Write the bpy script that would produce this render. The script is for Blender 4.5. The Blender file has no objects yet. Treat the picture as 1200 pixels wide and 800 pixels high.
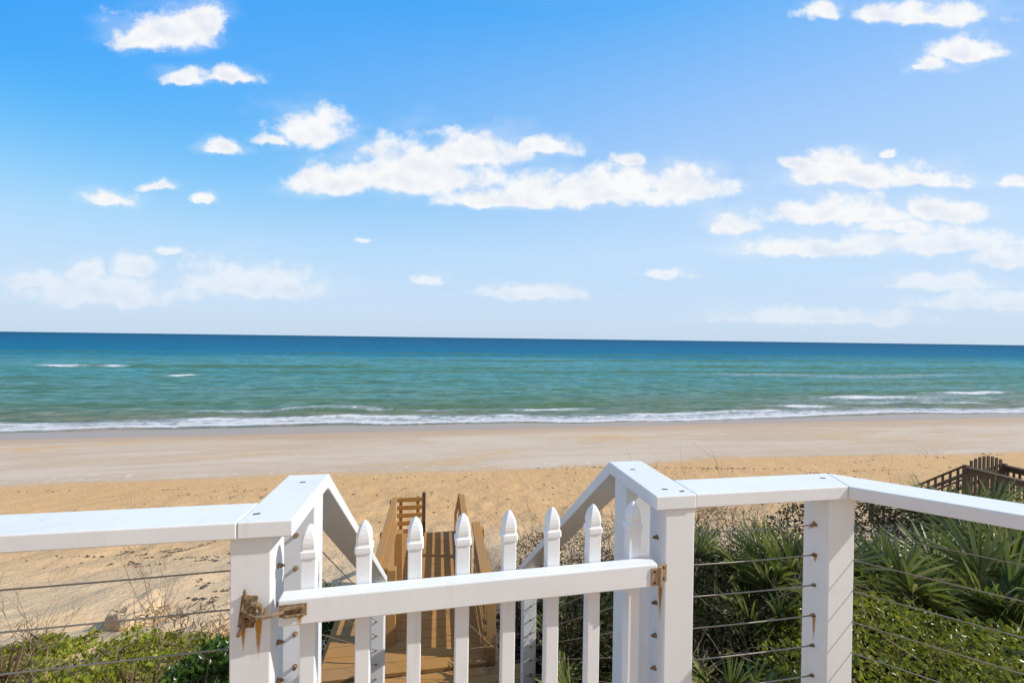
import bpy, bmesh, math, random
import numpy as np
from mathutils import Vector, Matrix, Euler

# ------------------------------------------------------------------ camera, sky, sun, exposure
SC = bpy.context.scene
COL = SC.collection
EYE = 9.0                      # eye height above the sea (sea level is z = 0)
cam_d = bpy.data.cameras.new('camera')
cam = bpy.data.objects.new('camera', cam_d); COL.objects.link(cam)
cam_d.sensor_width = 36.0; cam_d.lens = 15.15
cam_d.clip_start = 0.05; cam_d.clip_end = 60000
cam.matrix_world = (Matrix.Translation((0, 0, EYE)) @ Matrix.Rotation(math.radians(-9.6), 4, 'Z')
                    @ Matrix.Rotation(math.radians(90 - 0.454), 4, 'X') @ Matrix.Rotation(math.radians(0.764), 4, 'Z'))
SC.camera = cam

SUN_TO = Vector((1.4, -0.36, 1.04)).normalized()      # towards the sun
sun_el = math.asin(SUN_TO.z); sun_az = math.atan2(SUN_TO.x, SUN_TO.y)
sd = bpy.data.lights.new('sun', 'SUN'); so = bpy.data.objects.new('sun', sd); COL.objects.link(so)
sd.energy = 3.9; sd.angle = math.radians(0.53); sd.color = (1.0, 0.955, 0.88)
so.rotation_euler = SUN_TO.to_track_quat('Z', 'Y').to_euler()
so.location = (20, -5, 30)

vs = SC.view_settings
vs.view_transform = 'Standard'; vs.look = 'None'; vs.exposure = 0.10; vs.gamma = 1; vs.use_curve_mapping = False
SC.cycles.max_bounces = 6; SC.cycles.diffuse_bounces = 3; SC.cycles.glossy_bounces = 3
SC.cycles.transparent_max_bounces = 8; SC.cycles.use_denoising = True
SC.cycles.sample_clamp_indirect = 6

world = bpy.data.worlds.new('World'); SC.world = world; world.use_nodes = True
WN = world.node_tree; WN.nodes.clear()

class NT:
    """tiny node-graph writer"""
    def __init__(s, tree): s.t = tree; s.n = tree.nodes; s.l = tree.links
    def node(s, typ, **kw):
        nd = s.n.new(typ)
        for k, v in kw.items(): setattr(nd, k, v)
        return nd
    def put(s, sock, v):
        if isinstance(v, bpy.types.NodeSocket): s.l.new(v, sock)
        elif v is not None:
            if isinstance(v, (tuple, list)) and len(v) == 3 and sock.type == 'RGBA': v = (*v, 1)
            sock.default_value = v
    def math(s, op, a, b=None, c=None, clamp=False):
        nd = s.node('ShaderNodeMath', operation=op, use_clamp=clamp)
        s.put(nd.inputs[0], a)
        if b is not None: s.put(nd.inputs[1], b)
        if c is not None: s.put(nd.inputs[2], c)
        return nd.outputs[0]
    def vmath(s, op, a, b=None, out=0):
        nd = s.node('ShaderNodeVectorMath', operation=op)
        s.put(nd.inputs[0], a)
        if b is not None: s.put(nd.inputs[1], b)
        return nd.outputs[out]
    def noise(s, vec, scale, detail=4, rough=0.55, dist=0.0, col=False, dims='3D'):
        nd = s.node('ShaderNodeTexNoise', noise_dimensions=dims)
        if vec is not None: s.l.new(vec, nd.inputs['Vector'])
        nd.inputs['Scale'].default_value = scale; nd.inputs['Detail'].default_value = detail
        nd.inputs['Roughness'].default_value = rough; nd.inputs['Distortion'].default_value = dist
        return nd.outputs['Color' if col else 'Fac']
    def step(s, v, a, b, lo=0.0, hi=1.0):
        nd = s.node('ShaderNodeMapRange', interpolation_type='SMOOTHSTEP')
        s.put(nd.inputs['Value'], v)
        for k, x in (('From Min', a), ('From Max', b), ('To Min', lo), ('To Max', hi)): s.put(nd.inputs[k], x)
        return nd.outputs[0]
    def lin(s, v, a, b, lo=0.0, hi=1.0):
        nd = s.node('ShaderNodeMapRange')
        s.put(nd.inputs['Value'], v)
        for k, x in (('From Min', a), ('From Max', b), ('To Min', lo), ('To Max', hi)): s.put(nd.inputs[k], x)
        return nd.outputs[0]
    def mix(s, f, a, b, blend='MIX'):
        nd = s.node('ShaderNodeMix', data_type='RGBA', blend_type=blend, clamp_factor=True)
        s.put(nd.inputs[0], f); s.put(nd.inputs[6], a); s.put(nd.inputs[7], b)
        return nd.outputs[2]
    def ramp(s, v, stops, interp='LINEAR'):
        nd = s.node('ShaderNodeValToRGB'); s.l.new(v, nd.inputs[0]); cr = nd.color_ramp; cr.interpolation = interp
        while len(cr.elements) < len(stops): cr.elements.new(0.5)
        for e, (p, c) in zip(cr.elements, stops): e.position = p; e.color = (*c, 1) if len(c) == 3 else c
        return nd.outputs[0]
    def scale(s, vec, xyz):
        return s.vmath('MULTIPLY', vec, xyz)
    def xyz(s, vec):
        nd = s.node('ShaderNodeSeparateXYZ'); s.l.new(vec, nd.inputs[0]); return nd.outputs
    def comb(s, x, y, z=0.0):
        nd = s.node('ShaderNodeCombineXYZ')
        for i, v in enumerate((x, y, z)): s.put(nd.inputs[i], v)
        return nd.outputs[0]

# ---- sky: physical sky + fair-weather cumulus given by direction (azimuth, elevation in degrees)
SKY_STRENGTH = 0.12
# each cloud: (rightward slope, upward slope, half width, half height) on a far cloud deck ahead, facing 9.6 degrees right of the shore normal
CLOUDS = [(-0.797,0.71,0.139,0.055), (-0.866,0.693,0.079,0.04), (-0.719,0.727,0.069,0.05), (-0.674,0.598,0.089,0.022), (-0.767,0.591,0.069,0.02), (-0.47,0.487,0.109,0.048), (-0.559,0.458,0.059,0.014), (-0.673,0.437,0.05,0.02), (-0.943,0.315,0.075,0.022), (-0.824,0.343,0.05,0.014), (-0.719,0.316,0.034,0.016), (-0.223,0.404,0.218,0.075), (-0.4,0.366,0.149,0.044), (-0.085,0.441,0.139,0.05), (0.073,0.447,0.099,0.028), (-0.125,0.454,0.079,0.04), (0.257,0.424,0.04,0.014), (0.173,0.356,0.297,0.048), (-0.024,0.331,0.188,0.032), (0.39,0.369,0.129,0.048), (0.271,0.381,0.119,0.04), (0.784,0.397,0.198,0.04), (0.744,0.42,0.109,0.028), (0.943,0.38,0.149,0.02), (0.646,0.415,0.05,0.016), (0.786,0.309,0.238,0.036), (0.51,0.279,0.079,0.028), (0.983,0.315,0.139,0.034), (0.708,0.229,0.238,0.03), (0.985,0.242,0.218,0.036), (1.164,0.205,0.119,0.03), (0.905,0.277,0.119,0.024), (1.156,0.375,0.04,0.014), (0.944,0.768,0.188,0.032), (0.708,0.765,0.055,0.024), (1.035,0.685,0.109,0.034), (0.966,0.651,0.059,0.024), (0.927,0.635,0.03,0.008), (0.354,0.153,0.075,0.016), (1.007,0.148,0.188,0.024), (0.038,0.107,0.149,0.022), (-0.2,0.132,0.044,0.012), (-0.615,0.132,0.198,0.05), (-0.872,0.158,0.069,0.032), (-0.991,0.147,0.069,0.032), (-1.11,0.126,0.089,0.03), (-0.803,0.191,0.04,0.012), (-0.951,0.098,0.218,0.04), (-0.536,0.123,0.119,0.04), (-0.349,0.229,0.024,0.008), (0.862,0.438,0.024,0.012), (1.146,0.106,0.238,0.03), (0.712,0.061,0.277,0.024)]
w = NT(WN)
tc = w.node('ShaderNodeTexCoord').outputs['Generated']
dirv = w.vmath('NORMALIZE', tc)
dx, dy, dz = w.xyz(dirv)
az = w.math('MULTIPLY', w.math('ARCTAN2', dx, dy), 180 / math.pi)
el = w.math('MULTIPLY', w.math('ARCSINE', dz), 180 / math.pi)
sky = w.node('ShaderNodeTexSky', sky_type='NISHITA', sun_disc=False)
sky.sun_elevation = sun_el; sky.sun_rotation = sun_az
sky.altitude = 0; sky.air_density = 1.0; sky.dust_density = 0.6; sky.ozone_density = 2.5
K = 1.0 / (SKY_STRENGTH * 2 ** vs.exposure)
nish = w.vmath('MULTIPLY', sky.outputs[0], (1.0, 1.0, 1.0))
ramp_ = w.ramp(w.lin(el, 0, 90), [(0.0, (.58, .72, .88)), (.04, (.585, .745, .94)), (.12, (.545, .755, .99)), (.20, (.39, .655, .99)), (.32, (.235, .53, .99)), (.41, (.10, .44, .975)), (.58, (.22, .33, .53)), (1.0, (.29, .31, .35))])  # top stops lie out of frame, greyed to keep the fill light neutral
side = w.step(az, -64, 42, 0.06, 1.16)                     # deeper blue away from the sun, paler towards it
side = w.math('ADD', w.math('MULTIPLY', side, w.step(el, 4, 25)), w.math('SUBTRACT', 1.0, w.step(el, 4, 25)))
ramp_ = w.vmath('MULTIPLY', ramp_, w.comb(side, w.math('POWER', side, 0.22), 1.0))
behind = w.step(dy, 0.05, -0.45)                          # unseen landward sky, whitened to fill the shaded camera-side faces
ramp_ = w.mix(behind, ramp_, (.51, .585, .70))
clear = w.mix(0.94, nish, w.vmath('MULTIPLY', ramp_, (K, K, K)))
# coordinates on a far upright cloud field
ca, sa = math.cos(math.radians(9.6)), math.sin(math.radians(9.6))
fx = w.math('SUBTRACT', w.math('MULTIPLY', dx, ca), w.math('MULTIPLY', dy, sa))
fy = w.math('ADD', w.math('MULTIPLY', dx, sa), w.math('MULTIPLY', dy, ca))
ahead = w.step(fy, 0.12, 0.30)
fyc = w.math('MAXIMUM', fy, 0.1)
p0 = w.comb(w.math('DIVIDE', fx, fyc), w.math('DIVIDE', dz, fyc), 0.0)
nz = w.noise(p0, 9.0, 5, 0.6, 0.0, col=True)
warp = w.vmath('MULTIPLY', w.vmath('SUBTRACT', nz, (0.5, 0.5, 0.5)), (0.11, 0.055, 0))
pw = w.vmath('ADD', p0, warp)
acc = None
for (a, e, ra, re) in CLOUDS:
    q = w.vmath('MULTIPLY', w.vmath('SUBTRACT', pw, (a, e - re * 0.45, 0)), (1 / (ra * 1.05), 1 / (re * 1.45), 0))
    q = w.vmath('MAXIMUM', q, w.vmath('MULTIPLY', q, (-1, -2.4, 0)))
    d2 = w.vmath('LENGTH', q, out=1)
    acc = d2 if acc is None else w.math('SMOOTH_MIN', acc, d2, 0.08)
body = w.math('SUBTRACT', 1.06, acc)
puff = w.noise(w.scale(p0, (1, 1.3, 1)), 14.0, 7, 0.58, 0.0)
soft = w.noise(w.scale(p0, (1, 2.2, 1)), 7.0, 4, 0.5, 0.0)
dens = w.math('ADD', body, w.math('MULTIPLY', w.math('SUBTRACT', puff, 0.5), 1.75))
cover = w.step(dens, 0.0, 0.62)
wisp = w.math('MULTIPLY', w.step(w.math('ADD', body, w.math('MULTIPLY', w.math('SUBTRACT', soft, 0.5), 2.0)), -0.40, 0.9), 0.30)
cover = w.math('MAXIMUM', cover, wisp)
cover = w.math('MULTIPLY', w.math('MULTIPLY', cover, w.step(el, 1.0, 15.0, 0.42, 0.98)), ahead)
bil = w.scale(p0, (1, 1.25, 1))
emb = w.math('SUBTRACT', w.noise(bil, 11.0, 4, 0.5), w.noise(w.vmath('ADD', bil, (0.014, 0.026, 0)), 11.0, 4, 0.5))
lit = w.math('ADD', w.math('MULTIPLY', w.step(dens, 0.35, 1.3), 0.55), w.math('MULTIPLY', emb, -2.4), clamp=True)
ccol = w.mix(lit, (.96 * K, .96 * K, .965 * K), (.74 * K, .79 * K, .89 * K))
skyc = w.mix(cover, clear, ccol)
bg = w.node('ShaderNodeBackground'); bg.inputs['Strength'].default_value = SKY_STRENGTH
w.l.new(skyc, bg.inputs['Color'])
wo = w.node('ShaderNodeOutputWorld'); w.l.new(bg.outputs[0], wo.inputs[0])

# ------------------------------------------------------------------ helpers
random.seed(11)
RNG = np.random.default_rng(5)

def vnoise(x, y, seed=0):
    """value noise on arrays, 0..1"""
    x = np.asarray(x, float); y = np.asarray(y, float)
    xi = np.floor(x).astype(np.int64); yi = np.floor(y).astype(np.int64)
    fx = x - xi; fy = y - yi
    fx = fx * fx * (3 - 2 * fx); fy = fy * fy * (3 - 2 * fy)
    def h(i, j):
        n = (i * 374761393 + j * 668265263 + seed * 974634777) & 0xffffffff
        n = ((n ^ (n >> 13)) * 1274126177) & 0xffffffff
        return ((n ^ (n >> 16)) & 0xffff) / 65535.0
    a = h(xi, yi); b = h(xi + 1, yi); c = h(xi, yi + 1); d = h(xi + 1, yi + 1)
    return (a * (1 - fx) + b * fx) * (1 - fy) + (c * (1 - fx) + d * fx) * fy
def fbm(x, y, oct=4, seed=0):
    s = 0; a = 0.5; t = 0
    for k in range(oct):
        s = s + a * vnoise(x * 2 ** k, y * 2 ** k, seed + k); t += a; a *= 0.5
    return s / t
def sstep(v, a, b):
    t = np.clip((v - a) / (b - a), 0, 1); return t * t * (3 - 2 * t)

def mat(name):
    m = bpy.data.materials.new(name); m.use_nodes = True; m.node_tree.nodes.clear()
    g = NT(m.node_tree)
    b = g.node('ShaderNodeBsdfPrincipled'); o = g.node('ShaderNodeOutputMaterial'); g.l.new(b.outputs[0], o.inputs[0])
    return m, g, b
def setb(g, b, col=None, rough=None, spec=None, normal=None, metal=None):
    if col is not None: g.put(b.inputs['Base Color'], col)
    if rough is not None: g.put(b.inputs['Roughness'], rough)
    if spec is not None: g.put(b.inputs['Specular IOR Level'], spec)
    if metal is not None: g.put(b.inputs['Metallic'], metal)
    if normal is not None: g.l.new(normal, b.inputs['Normal'])
def bump(g, h, strength=0.3, dist=0.01):
    nd = g.node('ShaderNodeBump'); nd.inputs['Strength'].default_value = strength; nd.inputs['Distance'].default_value = dist
    g.l.new(h, nd.inputs['Height']); return nd.outputs[0]
def objco(g): return g.node('ShaderNodeTexCoord').outputs['Object']
def worldpos(g): return g.node('ShaderNodeNewGeometry').outputs['Position']
def island(g): return g.node('ShaderNodeNewGeometry').outputs['Random Per Island']

def link(name, me, m=None, parent=None, kind=None, smooth=False):
    o = bpy.data.objects.new(name, me); COL.objects.link(o)
    if m is not None and not me.materials:
        for mm in (m if isinstance(m, (list, tuple)) else [m]): me.materials.append(mm)
    if parent is not None: o.parent = parent; o.matrix_parent_inverse = parent.matrix_world.inverted() if False else Matrix()
    if kind: o['kind'] = kind
    if smooth:
        me.polygons.foreach_set('use_smooth', [True] * len(me.polygons))
    return o
def np_mesh(name, V, F, attrs=None):
    """V (n,3), F (m,k) with one k"""
    me = bpy.data.meshes.new(name)
    V = np.asarray(V, np.float32); F = np.asarray(F, np.int32); k = F.shape[1]
    me.vertices.add(len(V)); me.vertices.foreach_set('co', V.ravel())
    me.loops.add(F.size); me.loops.foreach_set('vertex_index', F.ravel())
    me.polygons.add(len(F)); me.polygons.foreach_set('loop_start', np.arange(0, F.size, k, dtype=np.int32))
    me.polygons.foreach_set('loop_total', np.full(len(F), k, np.int32))
    for an, av in (attrs or {}).items():
        at = me.attributes.new(an, 'FLOAT', 'POINT'); at.data.foreach_set('value', np.asarray(av, np.float32))
    me.update(calc_edges=True); me.validate()
    return me

class MB:
    """collects shapes into one mesh"""
    def __init__(s): s.bm = bmesh.new()
    def box(s, x0, x1, y0, y1, z0, z1, M=None):
        vs_ = [s.bm.verts.new(Vector(p)) for p in ((x0, y0, z0), (x1, y0, z0), (x1, y1, z0), (x0, y1, z0), (x0, y0, z1), (x1, y0, z1), (x1, y1, z1), (x0, y1, z1))]
        if M is not None:
            for v in vs_: v.co = M @ v.co
        for f in ((0, 3, 2, 1), (4, 5, 6, 7), (0, 1, 5, 4), (1, 2, 6, 5), (2, 3, 7, 6), (3, 0, 4, 7)): s.bm.faces.new([vs_[i] for i in f])
        return s
    def prism(s, poly, z0, z1):
        a = [s.bm.verts.new((x, y, z0)) for x, y in poly]; b = [s.bm.verts.new((x, y, z1)) for x, y in poly]
        s.bm.faces.new(a[::-1]); s.bm.faces.new(b); n = len(poly)
        for i in range(n): s.bm.faces.new((a[i], a[(i + 1) % n], b[(i + 1) % n], b[i]))
        return s
    def hull8(s, bottom, top):
        a = [s.bm.verts.new(p) for p in bottom]; b = [s.bm.verts.new(p) for p in top]; n = len(a)
        s.bm.faces.new(a[::-1]); s.bm.faces.new(b)
        for i in range(n): s.bm.faces.new((a[i], a[(i + 1) % n], b[(i + 1) % n], b[i]))
        return s
    def tube(s, p, q, r0, r1=None, n=8, caps=True):
        p = Vector(p); q = Vector(q); r1 = r0 if r1 is None else r1
        d = (q - p).normalized(); u = d.orthogonal().normalized(); v = d.cross(u)
        A = []; B = []
        for i in range(n):
            t = 2 * math.pi * i / n; o = u * math.cos(t) + v * math.sin(t)
            A.append(s.bm.verts.new(p + o * r0)); B.append(s.bm.verts.new(q + o * r1))
        for i in range(n): s.bm.faces.new((A[i], A[(i + 1) % n], B[(i + 1) % n], B[i]))
        if caps: s.bm.faces.new(A[::-1]); s.bm.faces.new(B)
        return s
    def path(s, pts, radii, n=5):
        rings = []
        for i, p in enumerate(pts):
            p = Vector(p); d = (Vector(pts[min(i + 1, len(pts) - 1)]) - Vector(pts[max(i - 1, 0)])).normalized()
            u = d.cross(Vector((0.31, 0.2, 0.93))).normalized(); v = d.cross(u)
            rings.append([s.bm.verts.new(p + (u * math.cos(2 * math.pi * k / n) + v * math.sin(2 * math.pi * k / n)) * radii[i]) for k in range(n)])
        for a, b in zip(rings, rings[1:]):
            for k in range(n): s.bm.faces.new((a[k], a[(k + 1) % n], b[(k + 1) % n], b[k]))
        s.bm.faces.new(rings[0][::-1]); s.bm.faces.new(rings[-1])
        return s
    def loft(s, sections):
        """sections: lists of equal length rings of points"""
        R = [[s.bm.verts.new(p) for p in r] for r in sections]; n = len(R[0])
        for a, b in zip(R, R[1:]):
            for k in range(n): s.bm.faces.new((a[k], a[(k + 1) % n], b[(k + 1) % n], b[k]))
        s.bm.faces.new(R[0][::-1]); s.bm.faces.new(R[-1])
        return s
    def torus(s, c, axis, R, r, n=18, m=8, M=None):
        c = Vector(c); ax = Vector(axis).normalized(); u = ax.orthogonal().normalized(); v = ax.cross(u); rings = []
        for i in range(n):
            t = 2 * math.pi * i / n; rd = u * math.cos(t) + v * math.sin(t)
            rings.append([s.bm.verts.new(c + rd * (R + r * math.cos(2 * math.pi * k / m)) + ax * r * math.sin(2 * math.pi * k / m)) for k in range(m)])
        for i in range(n):
            a, b = rings[i], rings[(i + 1) % n]
            for k in range(m): s.bm.faces.new((a[k], b[k], b[(k + 1) % m], a[(k + 1) % m]))
        return s
    def build(s, name, m, parent=None, bevel=0.0, kind=None, smooth=False):
        bmesh.ops.recalc_face_normals(s.bm, faces=s.bm.faces[:])
        me = bpy.data.meshes.new(name); s.bm.to_mesh(me); s.bm.free()
        o = link(name, me, m, parent, kind, smooth)
        if bevel:
            md = o.modifiers.new('edge', 'BEVEL'); md.width = bevel; md.segments = 2; md.limit_method = 'ANGLE'; md.angle_limit = math.radians(35)
        return o

def empty(name, loc, label, cat, group=None, rz=0.0):
    o = bpy.data.objects.new(name, None); COL.objects.link(o); o.location = loc; o.rotation_euler = (0, 0, rz)
    o.empty_display_size = 0.1
    tag(o, label, cat, group); return o
def tag(o, label, cat, group=None):
    o['label'] = label; o['category'] = cat
    if group: o['group'] = group
    return o

# ------------------------------------------------------------------ materials
def m_sand():
    m, g, b = mat('beach_sand')
    P = worldpos(g); x, y, z = g.xyz(P)
    big = g.noise(g.scale(P, (0.035, 0.12, 0.1)), 1.0, 4, 0.6)
    shift = g.math('MULTIPLY', g.math('SUBTRACT', big, 0.5), 9.0)
    yy = g.math('ADD', g.math('ADD', y, shift), g.math('MULTIPLY', x, 0.012))
    blotch = g.noise(g.scale(P, (0.25, 0.7, 0.5)), 1.0, 5, 0.62)
    grain = g.noise(P, 60.0, 3, 0.6)
    dry = g.mix(blotch, (0.66, 0.375, 0.155), (0.76, 0.485, 0.235))
    dune = g.mix(blotch, (0.66, 0.44, 0.235), (0.78, 0.58, 0.37))
    dry = g.mix(g.step(y, 9, 17), dune, dry)
    streak = g.noise(g.scale(P, (0.05, 0.22, 0.2)), 1.0, 7, 0.66, 1.2)
    packed = g.mix(g.step(streak, 0.38, 0.62), (0.60, 0.455, 0.32), (0.68, 0.55, 0.43))
    tanpatch = g.noise(g.scale(P, (0.045, 0.16, 0.2)), 1.0, 5, 0.6, 0.8)
    packed = g.mix(g.step(tanpatch, 0.56, 0.68), packed, (0.68, 0.44, 0.23))
    rip = g.noise(g.scale(P, (1.1, 2.6, 1.0)), 1.0, 7, 0.72, 0.8)
    packed = g.mix(g.step(rip, 0.35, 0.65, 0.0, 0.55), packed, g.vmath('MULTIPLY', packed, (0.86, 0.84, 0.80)))
    shell = g.noise(P, 7.0, 3, 0.6)
    packed = g.mix(g.math('MULTIPLY', g.step(shell, 0.69, 0.74), 0.5), packed, (0.30, 0.24, 0.19))
    line = g.math('MULTIPLY', g.math('SUBTRACT', 1.0, g.step(g.math('ABSOLUTE', g.math('SUBTRACT', yy, 26.9)), 0.0, 0.9)), g.step(g.noise(P, 1.9, 6, 0.75), 0.52, 0.6))
    packed = g.mix(g.math('MULTIPLY', line, 0.6), packed, (0.74, 0.68, 0.60))
    c = g.mix(g.step(yy, 25.2, 26.8), dry, packed)
    damp = g.mix(streak, (0.50, 0.335, 0.215), (0.60, 0.44, 0.31))
    c = g.mix(g.step(yy, 36.5, 40.5), c, damp)
    c = g.mix(g.step(y, 40.6, 42.6), c, (0.40, 0.31, 0.25))
    c = g.mix(g.math('MULTIPLY', g.step(grain, 0.3, 0.7), 0.22), c, (0.30, 0.2, 0.11))
    # scattered shell and weed specks in the loose sand
    v = g.node('ShaderNodeTexVoronoi', feature='F1'); g.l.new(g.scale(P, (1.6, 1.9, 1.7)), v.inputs['Vector']); v.inputs['Scale'].default_value = 1.3
    speck = g.math('MULTIPLY', g.math('LESS_THAN', g.math('ADD', v.outputs['Distance'], g.math('MULTIPLY', grain, 0.05)), 0.085), g.math('SUBTRACT', 1.0, g.step(yy, 23, 27)))
    c = g.mix(g.math('MULTIPLY', speck, 0.18), c, (0.16, 0.1, 0.06))
    # loose sand is trodden: footprints and small hollows
    foot = g.noise(g.scale(P, (1.0, 1.0, 1.0)), 1.25, 6, 0.6)
    foot2 = g.noise(P, 9.0, 4, 0.6)
    loose = g.math('SUBTRACT', 1.0, g.step(yy, 24.6, 27.6))
    h = g.math('MULTIPLY', g.math('ADD', foot, g.math('MULTIPLY', foot2, 0.35)), g.math('ADD', g.math('MULTIPLY', loose, 0.9), 0.12))
    h = g.math('ADD', h, g.math('MULTIPLY', grain, 0.012))
    rough = g.step(y, 39.5, 43.0, 0.95, 0.38)
    setb(g, b, c, rough, 0.25, bump(g, h, 0.55, 0.30))
    return m
def m_sea():
    m, g, b = mat('sea_water')
    P = worldpos(g); x, y, z = g.xyz(P)
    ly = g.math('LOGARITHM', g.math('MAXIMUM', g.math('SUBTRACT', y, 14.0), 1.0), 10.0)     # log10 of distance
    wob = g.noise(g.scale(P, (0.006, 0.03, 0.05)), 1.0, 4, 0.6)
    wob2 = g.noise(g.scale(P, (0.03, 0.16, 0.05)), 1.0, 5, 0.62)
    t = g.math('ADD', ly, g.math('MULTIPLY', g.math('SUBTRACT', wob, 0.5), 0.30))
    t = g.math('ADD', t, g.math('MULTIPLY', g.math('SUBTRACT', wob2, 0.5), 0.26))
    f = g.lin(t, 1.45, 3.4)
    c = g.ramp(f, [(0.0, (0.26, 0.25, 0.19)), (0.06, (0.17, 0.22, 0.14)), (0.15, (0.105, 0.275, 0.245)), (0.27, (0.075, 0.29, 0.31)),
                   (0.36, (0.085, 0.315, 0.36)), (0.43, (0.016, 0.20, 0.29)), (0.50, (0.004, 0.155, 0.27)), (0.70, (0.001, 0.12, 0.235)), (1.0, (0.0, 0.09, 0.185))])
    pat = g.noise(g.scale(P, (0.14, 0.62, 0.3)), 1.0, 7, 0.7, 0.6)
    c = g.mix(g.step(pat, 0.30, 0.70), g.vmath('MULTIPLY', c, (0.62, 0.80, 0.82)), g.vmath('MULTIPLY', c, (1.35, 1.14, 1.14)))  # light and shade of the ripples painted into the water colour
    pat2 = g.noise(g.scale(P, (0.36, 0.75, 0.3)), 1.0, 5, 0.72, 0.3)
    c = g.mix(g.step(pat2, 0.36, 0.64), g.vmath('MULTIPLY', c, (0.70, 0.80, 0.80)), g.vmath('MULTIPLY', c, (1.42, 1.2, 1.22)))  # finer chop: bright and dark wave facets painted in as colour
    at = g.node('ShaderNodeAttribute', attribute_name='foam').outputs['Fac']
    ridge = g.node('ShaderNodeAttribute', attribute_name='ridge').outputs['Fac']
    c = g.mix(g.math('MULTIPLY', ridge, 0.8), c, (0.075, 0.165, 0.075))  # light seen through shoreward wave faces, painted in as green
    n1 = g.noise(g.scale(P, (0.9, 1.6, 0.6)), 1.0, 8, 0.74, 0.5)
    n2 = g.noise(g.scale(P, (0.12, 0.5, 0.3)), 1.0, 3, 0.6)
    fm = g.math('ADD', at, g.math('MULTIPLY', g.math('SUBTRACT', g.math('ADD', g.math('MULTIPLY', n1, 0.75), g.math('MULTIPLY', n2, 0.25)), 0.5), 2.3))
    foam = g.math('MULTIPLY', g.step(fm, 0.42, 0.72), g.step(at, 0.0, 0.12))
    c = g.mix(g.math('MULTIPLY', g.step(fm, 0.05, 0.45), g.math('MULTIPLY', g.step(at, 0.0, 0.25), 0.5)), c, (0.42, 0.47, 0.53))
    c = g.mix(foam, c, (0.76, 0.74, 0.74))
    w1 = g.noise(g.scale(P, (0.34, 0.85, 0.4)), 1.0, 7, 0.7, 0.4)
    w2 = g.noise(g.scale(P, (0.02, 0.09, 0.1)), 1.0, 4, 0.6)
    h = g.math('ADD', g.math('MULTIPLY', w1, 0.55), g.math('MULTIPLY', w2, 1.8))
    rough = g.mix(foam, (0.32, 0.32, 0.32), (0.85, 0.85, 0.85))
    nrm = bump(g, h, 0.9, 1.0)
    g.n.remove(b); df = g.node('ShaderNodeBsdfDiffuse'); gl = g.node('ShaderNodeBsdfGlossy'); mx = g.node('ShaderNodeMixShader')
    g.l.new(c, df.inputs['Color']); g.l.new(nrm, df.inputs['Normal']); g.l.new(nrm, gl.inputs['Normal'])
    gl.inputs['Roughness'].default_value = 0.22
    g.l.new(g.lin(foam, 0, 1, 0.075, 0.0), mx.inputs[0]); g.l.new(df.outputs[0], mx.inputs[1]); g.l.new(gl.outputs[0], mx.inputs[2])
    out = [n_ for n_ in g.n if n_.type == 'OUTPUT_MATERIAL'][0]; g.l.new(mx.outputs[0], out.inputs[0])
    return m
def m_vinyl():
    m, g, b = mat('white_vinyl')
    P = worldpos(g)
    n = g.noise(g.scale(P, (3, 3, 3)), 1.0, 5, 0.6); st = g.noise(g.scale(P, (26, 26, 1.6)), 1.0, 4, 0.6)
    c = g.mix(g.step(n, 0.35, 0.75), (0.83, 0.835, 0.84), (0.78, 0.78, 0.775))
    c = g.mix(g.math('MULTIPLY', g.step(st, 0.58, 0.8), 0.38), c, (0.60, 0.56, 0.48))
    gr = g.noise(g.scale(P, (9, 9, 5)), 1.0, 7, 0.72, 0.6)
    c = g.mix(g.math('MULTIPLY', g.step(gr, 0.56, 0.74), 0.20), c, (0.58, 0.57, 0.54))
    fine = g.noise(P, 140, 2, 0.5)
    c = g.mix(g.math('MULTIPLY', g.step(fine, 0.66, 0.76), 0.18), c, (0.5, 0.47, 0.42))
    setb(g, b, c, g.lin(n, 0, 1, 0.32, 0.5), 0.4, bump(g, st, 0.05, 0.004))
    return m
def m_wood(name, c0, c1, dark, rough=0.75, axis=1):
    m, g, b = mat(name)
    P = worldpos(g); isl = island(g)
    sc = (30, 30, 30); sc = tuple(2.2 if i == axis else 34 for i in range(3))
    off = g.comb(g.math('MULTIPLY', isl, 37.0), g.math('MULTIPLY', isl, 91.0), g.math('MULTIPLY', isl, 13.0))
    gr = g.noise(g.vmath('ADD', g.scale(P, sc), off), 1.0, 5, 0.65, 0.8)
    c = g.mix(gr, c0, c1)
    c = g.mix(g.math('MULTIPLY', isl, 0.45), c, tuple(0.5 * (a + d) for a, d in zip(c0, dark)))
    wear = g.noise(P, 1.6, 4, 0.6)
    c = g.mix(g.math('MULTIPLY', g.step(wear, 0.45, 0.7), 0.35), c, tuple(0.33 * sum(c1) * k for k in (1.15, 1.0, 0.8)))
    kn = g.noise(P, 5.0, 3, 0.5)
    c = g.mix(g.math('MULTIPLY', g.step(kn, 0.62, 0.75), 0.6), c, dark)
    setb(g, b, c, rough, 0.25, bump(g, gr, 0.3, 0.004))
    return m
def m_rust():
    m, g, b = mat('rusty_metal')
    P = worldpos(g); n = g.noise(P, 90, 5, 0.65); k = g.noise(P, 300, 3, 0.6)
    c = g.ramp(n, [(0.3, (0.05, 0.03, 0.015)), (0.45, (0.20, 0.11, 0.045)), (0.58, (0.36, 0.27, 0.17)), (0.72, (0.30, 0.12, 0.03))])
    setb(g, b, c, g.lin(n, 0, 1, 0.45, 0.9), 0.4, bump(g, k, 0.6, 0.002), g.step(n, 0.45, 0.6, 0.0, 0.4))
    return m
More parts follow.
